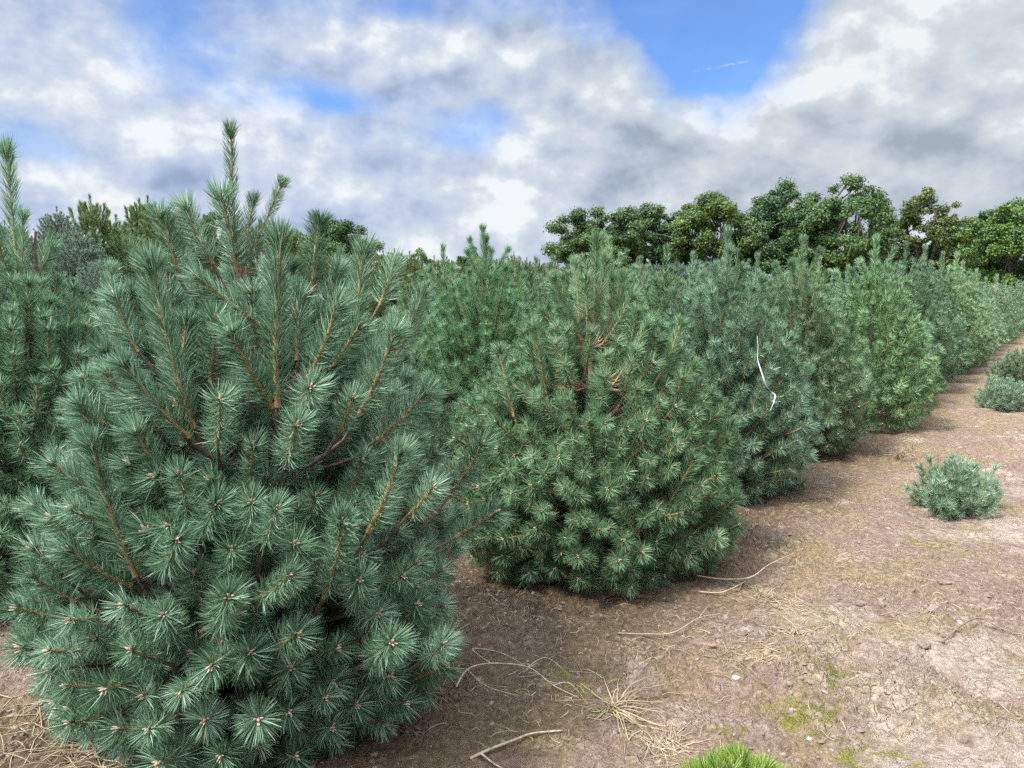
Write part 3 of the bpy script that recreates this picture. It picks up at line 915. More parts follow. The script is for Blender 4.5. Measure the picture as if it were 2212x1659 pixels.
def far_variants(kind, needle_m, seeds, dmin, tries, inner):
    out = []
    for s in seeds:
        rng = np.random.default_rng(s)
        H = 2.26
        sh = scots_shoots(rng, H, 0.79, dmin, inner, 0.50, tries, 0.32)
        out.append((merged_crown(rng, sh, kind, needle_m), trunk_mesh(rng, sh, H - 0.4, 0.03, True)))
    return out

V_FAR = far_variants(K_FAR, M_SCOTS, (301, 302, 303, 304), 0.132, 2000, 0.5)
V_VFAR = far_variants(K_VFAR, M_SCOTS, (311, 312, 313), 0.15, 1500, 0.4)

def put_pine(row, k, i, label, group, tint, rng):
    p = row_pos(row, k) + rng.normal(0, 0.10, 2)
    d = p[1]
    var = V_FAR if d < 21 else V_VFAR
    cm, tm = var[int(rng.integers(len(var)))]
    root = empty('pine_tree', (p[0], p[1], gz(p[0], p[1])), rng.random() * 6.28)
    s = (0.95 + 0.14 * rng.random()) * (1.08 if 3 < k < 9 else 1.0)
    root.scale = (s * (0.95 + 0.15 * rng.random()), s * (0.95 + 0.15 * rng.random()), s)
    tag(root, label, 'pine tree', group)
    link_mesh('trunk', tm, root)
    link_mesh('crown', cm, root, color=tint)

rng = np.random.default_rng(77)
for k in range(3, 33):
    t = tuple(np.array(TINT[int(rng.integers(len(TINT)))]) * (0.92 + 0.16 * rng.random()))
    word = 'blue-green pine'
    if k == 3:
        t, word = (0.98, 1.07, 0.78), 'yellow-green pine'
    if k == 4:
        t = (0.94, 1.02, 0.96)
    put_pine(1, k, k, f'{word}, {ORD[k + 1]} from the front in the row beside the bare path', GROUP1, t, rng)
for k in range(2, 20):
    t = tuple(np.array(TINT[int(rng.integers(len(TINT)))]) * (0.95 + 0.16 * rng.random()))
    put_pine(2, k, k, f'second row pine with its top showing behind the front row, {ORD[k + 1]} along it', GROUP2, t, rng)
for k in range(2, 18):
    t = tuple(np.array(TINT[int(rng.integers(len(TINT)))]) * (0.95 + 0.16 * rng.random()))
    put_pine(3, k, k, f'third row pine seen only by its top, {ORD[k - 2]} along that row', GROUP3, t, rng)
for k in range(3, 14):
    t = tuple(np.array(TINT[int(rng.integers(len(TINT)))]) * (0.95 + 0.16 * rng.random()))
    put_pine(4, k, k, f'fourth row pine partly seen over the rows before it, {ORD[k - 3]} along that row', GROUP4, t, rng)

# ------------------------------------------------------------------ taller conifers in the block behind
def conifer_mesh(seed, H, Wd, kind, needle_m, el=(0, 60), dmin=0.2, llo=0.2, lhi=0.4, prof='round', tries=1400, clear=0.0, irregular=0.0):
    rng = np.random.default_rng(seed)
    if prof == 'round':
        env = [(clear, 0.5 * Wd), (clear + 0.1 * H, 0.9 * Wd), (0.35 * H, Wd), (0.6 * H, 0.8 * Wd), (0.8 * H, 0.62 * Wd), (0.93 * H, 0.34 * Wd), (H, 0.1 * Wd)]
    else:
        env = [(clear, 0.9 * Wd), (0.1 * H, Wd), (0.5 * H, 0.58 * Wd), (0.8 * H, 0.25 * Wd), (H, 0.01)]
    sh = [(np.array([0, 0, H - lhi * 1.2]), np.array([0, 0, 1.0]), lhi * 1.2)]
    if prof == 'round':
        for i in range(9):
            a, rr, e = i * 0.698 + rng.random(), Wd * (0.15 + 0.3 * rng.random()), R(74 + rng.normal(0, 5))
            L = lhi * (0.9 + 0.7 * rng.random())
            sh.append((np.array([math.cos(a) * rr, math.sin(a) * rr, H * (0.93 - 0.16 * rr / Wd) - L * 0.7]), np.array([math.cos(a) * math.cos(e), math.sin(a) * math.cos(e), math.sin(e)]), L))
    if prof == 'round':
        for i in range(5):
            a, e = i * 1.257 + rng.random(), R(58)
            sh.append((np.array([0, 0, H - lhi * 1.3]), np.array([math.cos(a) * math.cos(e), math.sin(a) * math.cos(e), math.sin(e)]), lhi * (0.7 + 0.4 * rng.random())))
    sh += fill_shoots(rng, env, clear + 0.05, H * 0.95, dmin, dmin, llo, lhi, [(0.8, 1.08, 1.0), (0.45, 0.75, 0.4)], (), tries, el[0], el[1], 1.2)
    return merged_crown(rng, sh, kind, needle_m), trunk_mesh(rng, sh, H - lhi, 0.012 * H + 0.02, True)

LCLS = [(0.55, 55, 20, 500), (0.35, 62, 26, 380)]
K_LONG = Kind(11, 0.15, 0.020, 0.26, 2, LCLS, 1, budn=0, r=0.012)
K_TUFT = Kind(12, 0.085, 0.024, 0.19, 1, [(0.30, 70, 25, 420), (0.2, 75, 30, 330)], 1, budn=0, r=0.012)
K_DENSE = Kind(13, 0.11, 0.022, 0.22, 1, [(0.40, 60, 22, 420), (0.25, 70, 30, 330)], 1, budn=0, r=0.012)
K_SPR = Kind(14, 0.035, 0.016, 0.16, 1, [(0.30, 65, 40, 420), (0.2, 70, 40, 330)], 1, budn=0, r=0.01)
C_LONG = [conifer_mesh(401 + i, 5.0, 1.15, K_LONG, M_OLIVE, (10, 70), 0.24, 0.32, 0.6) for i in range(2)]
C_PARVI = [conifer_mesh(411 + i, 4.2, 1.5, K_TUFT, M_BLUEP, (-5, 45), 0.15, 0.18, 0.32, tries=2800) for i in range(3)]
C_DARK = [conifer_mesh(421 + i, 4.0, 1.25, K_DENSE, M_DARKN, (10, 75), 0.20, 0.22, 0.45) for i in range(2)]
C_GREEN = [conifer_mesh(426, 4.0, 1.2, K_DENSE, M_GREEN, (20, 80), 0.20, 0.22, 0.5)]
C_SPRUCE = [conifer_mesh(431, 3.0, 0.7, K_SPR, M_SPRUCE, (-5, 40), 0.11, 0.14, 0.24, 'cone', 2400)]
CONIF = {'long': (C_LONG, 5.0, 'olive green long-needled pine'), 'parvi': (C_PARVI, 4.2, 'silver-blue tufted pine'), 'dark': (C_DARK, 4.0, 'dark green dense pine'),
         'green': (C_GREEN, 4.0, 'fresh green upright pine'), 'spruce': (C_SPRUCE, 3.0, 'narrow pale blue spruce')}

def put_conifer(px, py, d, kind, where, rng, wscale=1.0, tint=None):
    meshes, H0, desc = CONIF[kind]
    top = at(px, py, d)
    z0 = gz(top[0], top[1])
    s = (top[2] - z0) / H0
    cm, tm = meshes[int(rng.integers(len(meshes)))]
    root = empty('spruce_tree' if kind == 'spruce' else 'background_pine', (top[0], top[1], z0), rng.random() * 6.28)
    root.scale = (s * wscale, s * wscale, s)
    tag(root, f'{desc} {where}', 'spruce' if kind == 'spruce' else 'pine tree', None if kind == 'spruce' else 'mixed conifers in the block behind the rows')
    link_mesh('trunk', tm, root)
    link_mesh('crown', cm, root, color=tint or tuple(np.array([1, 1, 1]) * (0.88 + 0.24 * rng.random())))

rng = np.random.default_rng(88)
LEFT = [(195, 428, 27, 'long', 0.8), (300, 436, 30, 'long', 0.8), (318, 430, 31, 'long', 0.7), (345, 452, 29, 'long', 0.9), (250, 470, 31, 'long', 1.0), (395, 448, 33, 'dark', 1.0), (122, 450, 26, 'parvi', 0.7), (60, 505, 25, 'parvi', 1.0),
        (165, 492, 25, 'parvi', 1.0), (215, 555, 22, 'parvi', 0.95), (10, 480, 28, 'parvi', 1.0), (280, 500, 28, 'green', 1.0), (440, 470, 30, 'long', 1.0), (560, 480, 32, 'dark', 1.0), (620, 490, 30, 'long', 1.0), (-40, 500, 26, 'parvi', 1.0)]
cnt = {}
for (px, py, d, kind, ws_) in sorted(LEFT):
    cnt[kind] = cnt.get(kind, 0) + 1
    put_conifer(px, py, d, kind, f'behind the left pines, {"first" if cnt[kind] == 1 else ORD[cnt[kind] - 1]} such from the left', rng, ws_)
MIDL = [(690, 545, 36, 'dark', 1.0), (735, 540, 38, 'green', 0.9), (775, 545, 36, 'dark', 1.0), (828, 545, 38, 'long', 0.9), (852, 540, 40, 'dark', 0.9), (885, 546, 38, 'dark', 1.0), (938, 556, 36, 'dark', 0.8), (965, 558, 38, 'long', 1.0),
        (1000, 560, 40, 'dark', 1.0), (1062, 556, 37, 'long', 0.8), (1088, 560, 39, 'dark', 0.8), (1110, 546, 36, 'green', 0.6), (1138, 560, 38, 'long', 0.8), (1165, 564, 40, 'long', 0.9), (1192, 560, 39, 'dark', 0.7), (1235, 565, 40, 'dark', 0.9),
        (1290, 570, 38, 'green', 0.9), (1340, 572, 38, 'dark', 0.9), (1375, 562, 36, 'parvi', 0.9), (1418, 566, 37, 'parvi', 0.9), (1462, 561, 36, 'parvi', 0.9), (1505, 558, 37, 'parvi', 0.9), (1545, 566, 38, 'parvi', 0.9), (1590, 572, 40, 'parvi', 0.9),
        (1640, 580, 42, 'parvi', 0.9), (1700, 582, 44, 'parvi', 1.0)]
cnt = {}
for (px, py, d, kind, ws_) in MIDL:
    cnt[kind] = cnt.get(kind, 0) + 1
    put_conifer(px, py, d, kind, f'in the far block, {"first" if cnt[kind] == 1 else ORD[cnt[kind] - 1]} such from the left', rng, ws_)
put_conifer(1180, 585, 22, 'spruce', 'standing between the second pine and the far block', rng, 1.0)

# ------------------------------------------------------------------ broadleaf trees
def broadleaf(px, py, d, width_px, label, tint, seed, dens=1.0, leaf=0.15, base_py=None, name='broadleaf_tree', gaps=0.0):
    rng = np.random.default_rng(seed)
    top = at(px, py, d)
    x0, y0 = top[0], top[1]
    z0 = gz(x0, y0)
    H = top[2] - z0
    Wr = width_px / FPX * d * 0.5 * 1.2
    root = empty(name, (x0, y0, z0), 0)
    tag(root, label, 'tree', 'broadleaf trees on the skyline')
    cz0, cz1 = 0.03 * H, H
    zc, hz = (cz0 + cz1) / 2, (cz1 - cz0) / 2
    nc = int(195 * dens)
    C, Rd = [], []
    tries = 0
    lobes = [(np.array([0.15 * Wr * rng.normal(), 0, H - 0.30 * Wr]), 0.30 * Wr)]
    nl_ = 17
    for i in range(nl_):
        z_ = -0.85 + 1.75 * (i + 0.5) / nl_
        a_ = i * 2.4 + seed
        q_ = math.sqrt(max(0.05, 1 - (0.9 * z_) ** 2)) * (0.52 + 0.22 * rng.random())
        lobes.append((np.array([math.cos(a_) * Wr * q_, math.sin(a_) * Wr * q_, zc + z_ * hz * (0.66 + 0.16 * rng.random())]), Wr * (0.27 + 0.13 * rng.random())))
    while len(C) < nc and tries < 9000:
        tries += 1
        lc, lr = lobes[int(rng.integers(len(lobes)))]
        p = lc + unit(rng.normal(size=3)) * lr * (0.25 + 0.75 * rng.random() ** 0.5) * np.array([1.15, 1.15, 0.85])
        r = Wr * (0.075 + 0.085 * rng.random())
        if p[2] > H - 0.4 * r or (C and min(np.linalg.norm(np.array(C) - p, axis=1)) < r * 0.8):
            continue
        C.append(p)
        Rd.append(r)
    C.append(np.array([0, 0, H - 0.12 * Wr]))
    Rd.append(0.15 * Wr)
    gt = Geo()
    th = 0.34 * H
    zt = np.linspace(-0.1, th, 6)
    tube(gt, np.stack([0.1 * np.sin(zt), 0 * zt, zt], -1), np.linspace(0.045 * H, 0.026 * H, 6), 8, 0)
    ends = []
    for i in range(8):
        a = i * 0.785 + rng.random() * 0.5
        q = np.array([math.cos(a) * Wr * 0.45, math.sin(a) * Wr * 0.45, th + H * (0.15 + 0.25 * rng.random())])
        s = np.array([0, 0, th * (0.7 + 0.3 * rng.random())])
        tube(gt, bez(s, s + (q - s) * 0.3 + np.array([0, 0, 0.3]), q - np.array([0, 0, 0.8]), q, 7), np.linspace(0.016 * H, 0.006 * H, 7), 6, 0)
        ends.append(q)
    ends = np.array(ends)
    for p in C[::5]:
        q = ends[np.argmin(np.linalg.norm(ends - p, axis=1))]
        tube(gt, bez(q, q + (p - q) * 0.3 + np.array([0, 0, 0.15]), p - np.array([0, 0, 0.2]), p, 5), np.linspace(0.007 * H, 0.002 * H, 5), 4, 0, cap=False)
    gt.build('trunk', [M_OAKBARK], root, True)
    g = Geo()
    for p, r in zip(C, Rd):
        n = int(1150 * (r / (Wr * 0.22)) ** 2 * (Wr / 3.0) ** 1.0 * (1 - gaps))
        v = unit(rng.normal(size=(n, 3)))
        f = rng.random(n) ** 0.6
        squ = np.array([1.15, 1.15, 0.72])
        P = p + v * f[:, None] * r * squ + rng.normal(size=(n, 3)) * r * 0.20
        P[:, 2] = np.minimum(P[:, 2], H * 1.01)
        nor = unit(v * 0.8 + np.array([0, 0, 0.5]) + rng.normal(0, 0.55, (n, 3)))
        ax = unit(np.cross(nor, rng.normal(size=(n, 3))))
        ay = np.cross(nor, ax)
        s = leaf * (0.55 + 0.75 * rng.random(n))[:, None]
        q = np.stack([P - ax * s * 0.55, P - ay * s * 0.34 + nor * s * 0.08, P + ax * s * 0.55, P + ay * s * 0.34 + nor * s * 0.08], 1)
        tone = np.clip(np.full(n, rng.normal(0.45, 0.13)) + rng.normal(0, 0.16, n), 0, 0.95)
        g.add(q.reshape(-1, 3), np.arange(4 * n).reshape(n, 4), 0, np.repeat(tone, 4))
    o = g.build('crown', [M_LEAF], root)
    o.color = (*tint, 1)

OAKS = [(1290, 446, 56, 190, 'round mid green broadleaf tree at the left end of the tall right-hand tree line', (1.0, 1.0, 1.0), 0.0),
        (1400, 438, 58, 170, 'dark green broadleaf tree second from the left in the tall tree line', (0.78, 0.85, 0.85), 0.0),
        (1530, 414, 57, 190, 'yellowish broadleaf tree third from the left in the tall tree line', (1.18, 1.1, 0.85), 0.1),
        (1700, 386, 58, 210, 'dark tall broadleaf tree left of the tallest crown in the tree line', (0.78, 0.9, 0.95), 0.05),
        (1835, 376, 56, 200, 'tallest green broadleaf tree on the skyline with an airy right side', (0.95, 1.0, 0.95), 0.18),
        (2005, 406, 58, 150, 'olive brown thin-topped broadleaf tree right of the sky gap', (1.25, 0.98, 0.8), 0.3),
        (2085, 470, 60, 130, 'low dark broadleaf tree right beside the olive brown one', (0.8, 0.85, 0.8), 0.1),
        (2200, 428, 52, 200, 'bright green broadleaf tree cut off by the right edge', (1.25, 1.3, 0.85), 0.0),
        (2135, 452, 61, 120, 'mid green broadleaf tree just left of the bright green one', (0.95, 1.0, 0.9), 0.0),
        (715, 474, 62, 190, 'dark distant broadleaf tree behind the nearest pine on the right', (0.8, 0.88, 0.9), 0.0),
        (462, 456, 64, 110, 'dark distant broadleaf tree behind the leader of the nearest pine', (0.8, 0.85, 0.7), 0.0),
        (1022, 532, 62, 70, 'small pale green distant broadleaf tree over the far block', (1.35, 1.3, 1.0), 0.0),
        (905, 536, 66, 70, 'small pale grey-green distant tree left of the other small one over the far block', (1.6, 1.4, 1.3), 0.3)]
for i, (px, py, d, wp, lab, tint, gp) in enumerate(OAKS):
    broadleaf(px, py, d, wp, lab, tint, 501 + i, gaps=gp, dens=1.0 if wp > 100 else 0.5)

# ------------------------------------------------------------------ dwarf pines on the path
K_DWB = Kind(21, 0.050, 0.0028, 0.34, 2, [(0.14, 56, 32, 560), (0.09, 66, 38, 420)], 0.8, budk=4, budn=3, r=0.004)
K_DWM = Kind(22, 0.048, 0.0024, 0.5, 2, [(0.08, 55, 28, 420), (0.05, 62, 30, 330)], 0.9, budk=5, budn=3, r=0.004)
def dwarf_pine(px, py, Wd, H, label, kind, needle_m, tint, seed, dmin=0.06, llo=0.09, lhi=0.15, p=None, lobe=0.27, extra=5):
    rng = np.random.default_rng(seed)
    G = ground_at(px, py) if p is None else np.array(p)
    G[2] = gz(G[0], G[1])
    root = empty('dwarf_pine', tuple(G), 0)
    tag(root, label, 'dwarf pine', 'dwarf pines on the bare path')
    env = [(0.0, 0.35 * Wd), (0.1 * H, 0.42 * Wd), (0.35 * H, 0.5 * Wd), (0.6 * H, 0.40 * Wd), (0.8 * H, 0.24 * Wd), (H, 0.06 * Wd)]
    sh = fill_shoots(rng, env, 0.03, H, dmin, dmin, llo, lhi, [(0.78, 1.1, 1.0), (0.4, 0.75, 0.5)], (), 2200, 22, 82, 0.7, None, lobe)
    for i in range(extra):
        a, rr, e = rng.random() * 6.28, Wd * (0.08 + 0.28 * rng.random()), R(66 + rng.normal(0, 10))
        L = lhi * (0.9 + 0.5 * rng.random())
        sh.append((np.array([math.cos(a) * rr, math.sin(a) * rr, H * (0.98 - 0.7 * rr / Wd) - L * 0.78]), np.array([math.cos(a) * math.cos(e), math.sin(a) * math.cos(e), math.sin(e)]), L))
    link_mesh('trunk', trunk_mesh(rng, sh, H * 0.6, 0.012, whorls=3), root)
    link_mesh('crown', merged_crown(rng, sh, kind, needle_m), root, color=tint)
dwarf_pine(2062, 1105, 0.54, 0.40, 'small blue-green dwarf pine alone on bare soil with a few yellow tips', K_DWB, M_SCOTS, (1.2, 1.16, 1.16), 601)
dwarf_pine(2165, 885, 0.66, 0.44, 'low silvery dwarf pine in front of a taller one at the right edge', K_DWB, M_SCOTS, (1.22, 1.15, 1.2), 602, 0.07)
dwarf_pine(2200, 835, 0.85, 0.66, 'taller green dwarf pine behind the silvery one at the right edge', K_DWB, M_SCOTS, (1.1, 1.06, 1.0), 603, 0.075)
dwarf_pine(0, 0, 0.36, 0.17, 'bright green dwarf pine poking up from the bottom edge', K_DWM, M_DWARF, (1, 1, 1), 604, 0.042, 0.055, 0.09, p=(0.70, 2.20, 0), lobe=0.10, extra=0)

# ------------------------------------------------------------------ small things on the ground
def path_on_ground(pts, lift=0.006):
    out = []
    for (px, py, h) in pts:
        G = ground_at(px, py)
        G[2] = gz(G[0], G[1]) + lift + h
        out.append(G)
    P = np.array(out)
    n = 5 * (len(P) - 1) + 1
    t = np.linspace(0, len(P) - 1, n)
    i = np.clip(t.astype(int), 0, len(P) - 2)
    f = (t - i)[:, None]
    p0, p1, p2, p3 = P[np.clip(i - 1, 0, None)], P[i], P[i + 1], P[np.clip(i + 2, None, len(P) - 1)]
    return 0.5 * (2 * p1 + (p2 - p0) * f + (2 * p0 - 5 * p1 + 4 * p2 - p3) * f ** 2 + (3 * p1 - p0 - 3 * p2 + p3) * f ** 3)

def twig(name, label, cat, strands, m, k=6):
    g = Geo()
    first = None
    for (pts, r0, r1) in strands:
        P = path_on_ground(pts)
        if first is None:
            first = P[0].copy()
        tube(g, P - first, np.linspace(r0, r1, len(P)), k, 0)
    o = g.build(name, [m], None, True)
    o.location = first
    tag(o, label, cat)
twig('dead_weed', 'bleached branching dead weed lying right of the nearest pine', 'dead plant',
     [([(985, 1495, 0.01), (1010, 1470, 0.03), (1060, 1455, 0.05), (1140, 1458, 0.04), (1195, 1490, 0.02), (1250, 1508, 0)], 0.0040, 0.0018),
      ([(1060, 1455, 0.05), (1020, 1440, 0.07), (1080, 1436, 0.06), (1135, 1445, 0.02)], 0.0026, 0.0012), ([(1010, 1470, 0.03), (1050, 1500, 0.03), (1120, 1503, 0.01)], 0.0024, 0.0012),
      ([(1140, 1458, 0.04), (1180, 1448, 0.05), (1225, 1462, 0.02)], 0.002, 0.001), ([(1195, 1490, 0.02), (1230, 1490, 0.03), (1270, 1520, 0)], 0.002, 0.001)], M_TWIG)
twig('dry_stalk', 'thick straw-coloured dry stem lying at the bottom left of the dry grass tuft', 'dry stalk',
     [([(1015, 1645, 0.0), (1060, 1632, 0.01), (1110, 1610, 0.015), (1150, 1592, 0.01), (1215, 1583, 0.0)], 0.006, 0.0035), ([(1040, 1640, 0.01), (1070, 1659, 0.0), (1100, 1672, 0.0)], 0.004, 0.002)], M_TWIG)
twig('fallen_branch', 'brown bent twig lying on pale soil at the right edge', 'twig',
     [([(2035, 1392, 0.0), (2075, 1372, 0.02), (2115, 1356, 0.03), (2150, 1362, 0.02), (2195, 1375, 0.01), (2240, 1385, 0)], 0.0048, 0.0022), ([(2060, 1378, 0.015), (2095, 1385, 0.01), (2110, 1392, 0)], 0.0026, 0.0014)], M_DARKTWIG)
twig('fallen_branch', 'thin pale twig on the soil in front of the second pine', 'twig',
     [([(1335, 1388, 0), (1400, 1375, 0.01), (1455, 1372, 0.015), (1510, 1345, 0.02), (1560, 1330, 0.01)], 0.0035, 0.0015), ([(1510, 1345, 0.02), (1530, 1320, 0.04)], 0.002, 0.001)], M_TWIG)
twig('fallen_branch', 'forked bleached twig poking from under the second pine', 'twig',
     [([(1505, 1250, 0.01), (1560, 1262, 0.03), (1620, 1262, 0.04), (1660, 1245, 0.05), (1720, 1205, 0.02)], 0.0055, 0.002), ([(1510, 1275, 0.01), (1560, 1280, 0.02), (1610, 1268, 0.04)], 0.004, 0.002)], M_TWIG)

def straw_tuft(name, label, px, py, n, ln, spread, up, seed, m, wd=0.004, cat='dry grass'):
    rng = np.random.default_rng(seed)
    G = ground_at(px, py)
    G[2] = gz(G[0], G[1])
    g = Geo()
    for i in range(n):
        a = rng.random() * 6.28
        L = ln * (0.4 + 0.8 * rng.random())
        e = R(up + rng.normal(0, 20))
        b = np.array([rng.normal(0, spread), rng.normal(0, spread), 0.0])
        d = np.array([math.cos(a), math.sin(a), 0])
        c1 = b + d * L * 0.35 * math.cos(e) + np.array([0, 0, L * 0.5 * max(math.sin(e), 0.05)])
        c2 = c1 + (d + rng.normal(0, 0.45, 3) * [1, 1, 0]) * L * 0.35 + np.array([0, 0, -L * 0.15])
        c3 = c2 + (d + rng.normal(0, 0.6, 3) * [1, 1, 0]) * L * 0.3
        P = bez(b, c1, c2, c3, 8)
        hz = ground_z(P[:, 0] + G[0], P[:, 1] + G[1]) - G[2] + 0.003
        P[:, 2] = np.maximum(P[:, 2], hz)
        P[-1, 2] = min(P[-1, 2], hz[-1] + 0.02 + 0.05 * rng.random())
        tube(g, P, np.linspace(wd, wd * 0.4, 8) * (0.6 + 0.6 * rng.random()), 4, 0 if rng.random() < 0.8 or len(m) == 1 else 1)
    o = g.build(name, m, None, True)
    o.location = G
    tag(o, label, cat, 'dry grass tufts on the soil')
straw_tuft('dry_grass_tuft', 'sprawling dry grass tuft with half green blades in the middle foreground', 1325, 1535, 46, 0.22, 0.018, 30, 701, [M_STRAW, M_STRAWGREEN], 0.0034)
straw_tuft('dry_grass_tuft', 'pale uprooted grass tuft right of the flat clod', 1715, 1375, 24, 0.13, 0.015, 20, 702, [M_STRAW], 0.004)
straw_tuft('dry_grass_tuft', 'loose dry grass heap between the second pine and the uprooted tuft', 1665, 1300, 60, 0.22, 0.09, 12, 703, [M_STRAW], 0.0024)
straw_tuft('dry_grass_tuft', 'brown tangled root mat just left of the bright dwarf pine', 1440, 1610, 60, 0.14, 0.035, 14, 704, [M_TWIG], 0.0018)
straw_tuft('dry_grass_tuft', 'straw heap at the bottom left corner under the nearest pine', 190, 1640, 90, 0.30, 0.10, 14, 705, [M_STRAW], 0.0024)
straw_tuft('dry_grass_tuft', 'dry straw bunch at the left edge below the nearest pine', 60, 1560, 60, 0.25, 0.12, 10, 706, [M_STRAW], 0.0022)
straw_tuft('dry_grass_tuft', 'small straw tuft standing at the foot of the taped pine', 1940, 990, 40, 0.2, 0.02, 55, 707, [M_STRAW], 0.004)
straw_tuft('dry_grass_tuft', 'brown dead tuft at the edge of the taped pine', 1715, 1015, 40, 0.2, 0.03, 50, 708, [M_TWIG], 0.003)
straw_tuft('dry_grass_tuft', 'flattened dry grass at the path edge right of the second pine', 1600, 1420, 40, 0.16, 0.07, 8, 709, [M_STRAW], 0.002)

def stone(name, label, cat, px, py, sx, sy, sz, m, seed, rz=0.0):
    import bmesh
    rng = np.random.default_rng(seed)
    bm = bmesh.new()
    bmesh.ops.create_icosphere(bm, subdivisions=4, radius=1.0)
    V = np.array([v.co[:] for v in bm.verts])
    n = 0.22 * fbm(V[:, 0] * 2 + seed, V[:, 1] * 2 + V[:, 2] * 1.3, seed, 3) + 0.10 * fbm(V[:, 0] * 6, V[:, 1] * 6 + V[:, 2] * 5, seed + 9, 3)
    V = V * (1 + n)[:, None]
    V[:, 2] = np.where(V[:, 2] > 0.45, 0.45 + (V[:, 2] - 0.45) * 0.4, V[:, 2])
    V = V * np.array([sx, sy, sz])
    for v, c in zip(bm.verts, V):
        v.co = c
    me = bpy.data.meshes.new(name)
    for f in bm.faces:
        f.smooth = True
    bm.to_mesh(me)
    bm.free()
    me.materials.append(m)
    G = ground_at(px, py)
    o = link_mesh(name, me, None, (G[0], G[1], gz(G[0], G[1]) + sz * 0.3))
    o.rotation_euler = (0.06, 0.08, rz)
    tag(o, label, cat)
stone('soil_clod', 'flat slab of dried soil lying in front of the second pine', 'clod', 1515, 1382, 0.055, 0.03, 0.014, M_CLOD, 801, 0.2)
stone('soil_clod', 'rounded brown soil clod above the uprooted grass tuft', 'clod', 1860, 1312, 0.030, 0.024, 0.02, M_CLOD, 802, 0.5)
stone('soil_clod', 'dark soil lump left of the bent brown twig', 'clod', 1995, 1400, 0.04, 0.03, 0.02, M_CLOD, 803, 1.0)
stone('soil_clod', 'small clod below the lone dwarf pine', 'clod', 2040, 1268, 0.04, 0.025, 0.016, M_CLOD, 804, 0.1)
stone('pebble', 'white pebble on the soil between the dry grass tuft and the moss patches', 'pebble', 1590, 1463, 0.016, 0.012, 0.010, M_PEBBLE, 805, 0.3)
stone('pebble', 'pale flat pebble left of the bent brown twig', 'pebble', 2072, 1345, 0.022, 0.014, 0.010, M_PEBBLE, 806, 0.9)
stone('pebble', 'tiny white pebble near the bottom edge between moss patches', 'pebble', 1748, 1592, 0.009, 0.008, 0.006, M_PEBBLE, 807, 0.9)

def fallen_leaf():
    G = ground_at(1538, 1404)
    g = Geo()
    n = 9
    t = np.linspace(0, 1, n)
    wdt = 0.011 * np.sin(math.pi * np.clip(t, 0.03, 0.98)) ** 0.7
    x = (t - 0.5) * 0.045
    z = 0.006 + 0.008 * (t - 0.5) ** 2 * 4
    V = np.concatenate([np.stack([x, -wdt, z + 0.004], -1), np.stack([x, 0 * x, z], -1), np.stack([x, wdt, z + 0.005], -1)])
    F = [[i, i + 1, n + i + 1, n + i] for i in range(n - 1)] + [[n + i, n + i + 1, 2 * n + i + 1, 2 * n + i] for i in range(n - 1)]
    g.add(V, F)
    o = g.build('fallen_leaf', [M_DEADLEAF], None, True)
    o.location = (G[0], G[1], gz(G[0], G[1]) + 0.004)
    o.rotation_euler = (0, 0, 2.6)
    md = o.modifiers.new('thickness', 'SOLIDIFY')
    md.thickness = 0.0006
    tag(o, 'small orange-brown fallen leaf on the soil right of the flat clod', 'leaf')
fallen_leaf()

def ribbon():
    K = [(1636, 726, 5.50), (1638, 750, 5.46), (1636, 775, 5.44), (1644, 800, 5.42), (1654, 832, 5.42), (1664, 845, 5.70), (1676, 853, 5.62), (1672, 868, 5.42), (1664, 888, 5.40)]
    P = np.array([at(*k) for k in K])
    n = 50
    s = np.linspace(0, len(P) - 1, n)
    Q = np.stack([np.interp(s, np.arange(len(P)), P[:, i]) for i in range(3)], -1)
    for _ in range(3):
        Q[1:-1] = (Q[:-2] + Q[1:-1] * 2 + Q[2:]) / 4
    tw = np.interp(s, [0, 2, 3.5, 5, 6, 8], [1.2, 0.9, 0.3, 1.35, 0.6, 0.9])
    wv = np.stack([np.cos(tw), np.sin(tw), 0 * tw], -1) * 0.0062
    g = Geo()
    V = np.concatenate([Q - wv, Q + wv])
    F = [[i, i + 1, n + i + 1, n + i] for i in range(n - 1)]
    g.add(V - Q[0], F)
    o = g.build('tape_strip', [M_RIBBON], None, True)
    o.location = Q[0]
    md = o.modifiers.new('thickness', 'SOLIDIFY')
    md.thickness = 0.0008
    tag(o, 'white plastic tape hanging loose in the third pine of the front row', 'tape')
ribbon()

# loose crumbs of soil and scattered straw: nobody could count them
def scatter_xy(rng, n, rmax=11.0):
    r = 1.7 + (rmax - 1.7) * rng.random(n) ** 1.3
    a = -0.68 + 1.36 * rng.random(n)
    return r * np.sin(a), r * np.cos(a)

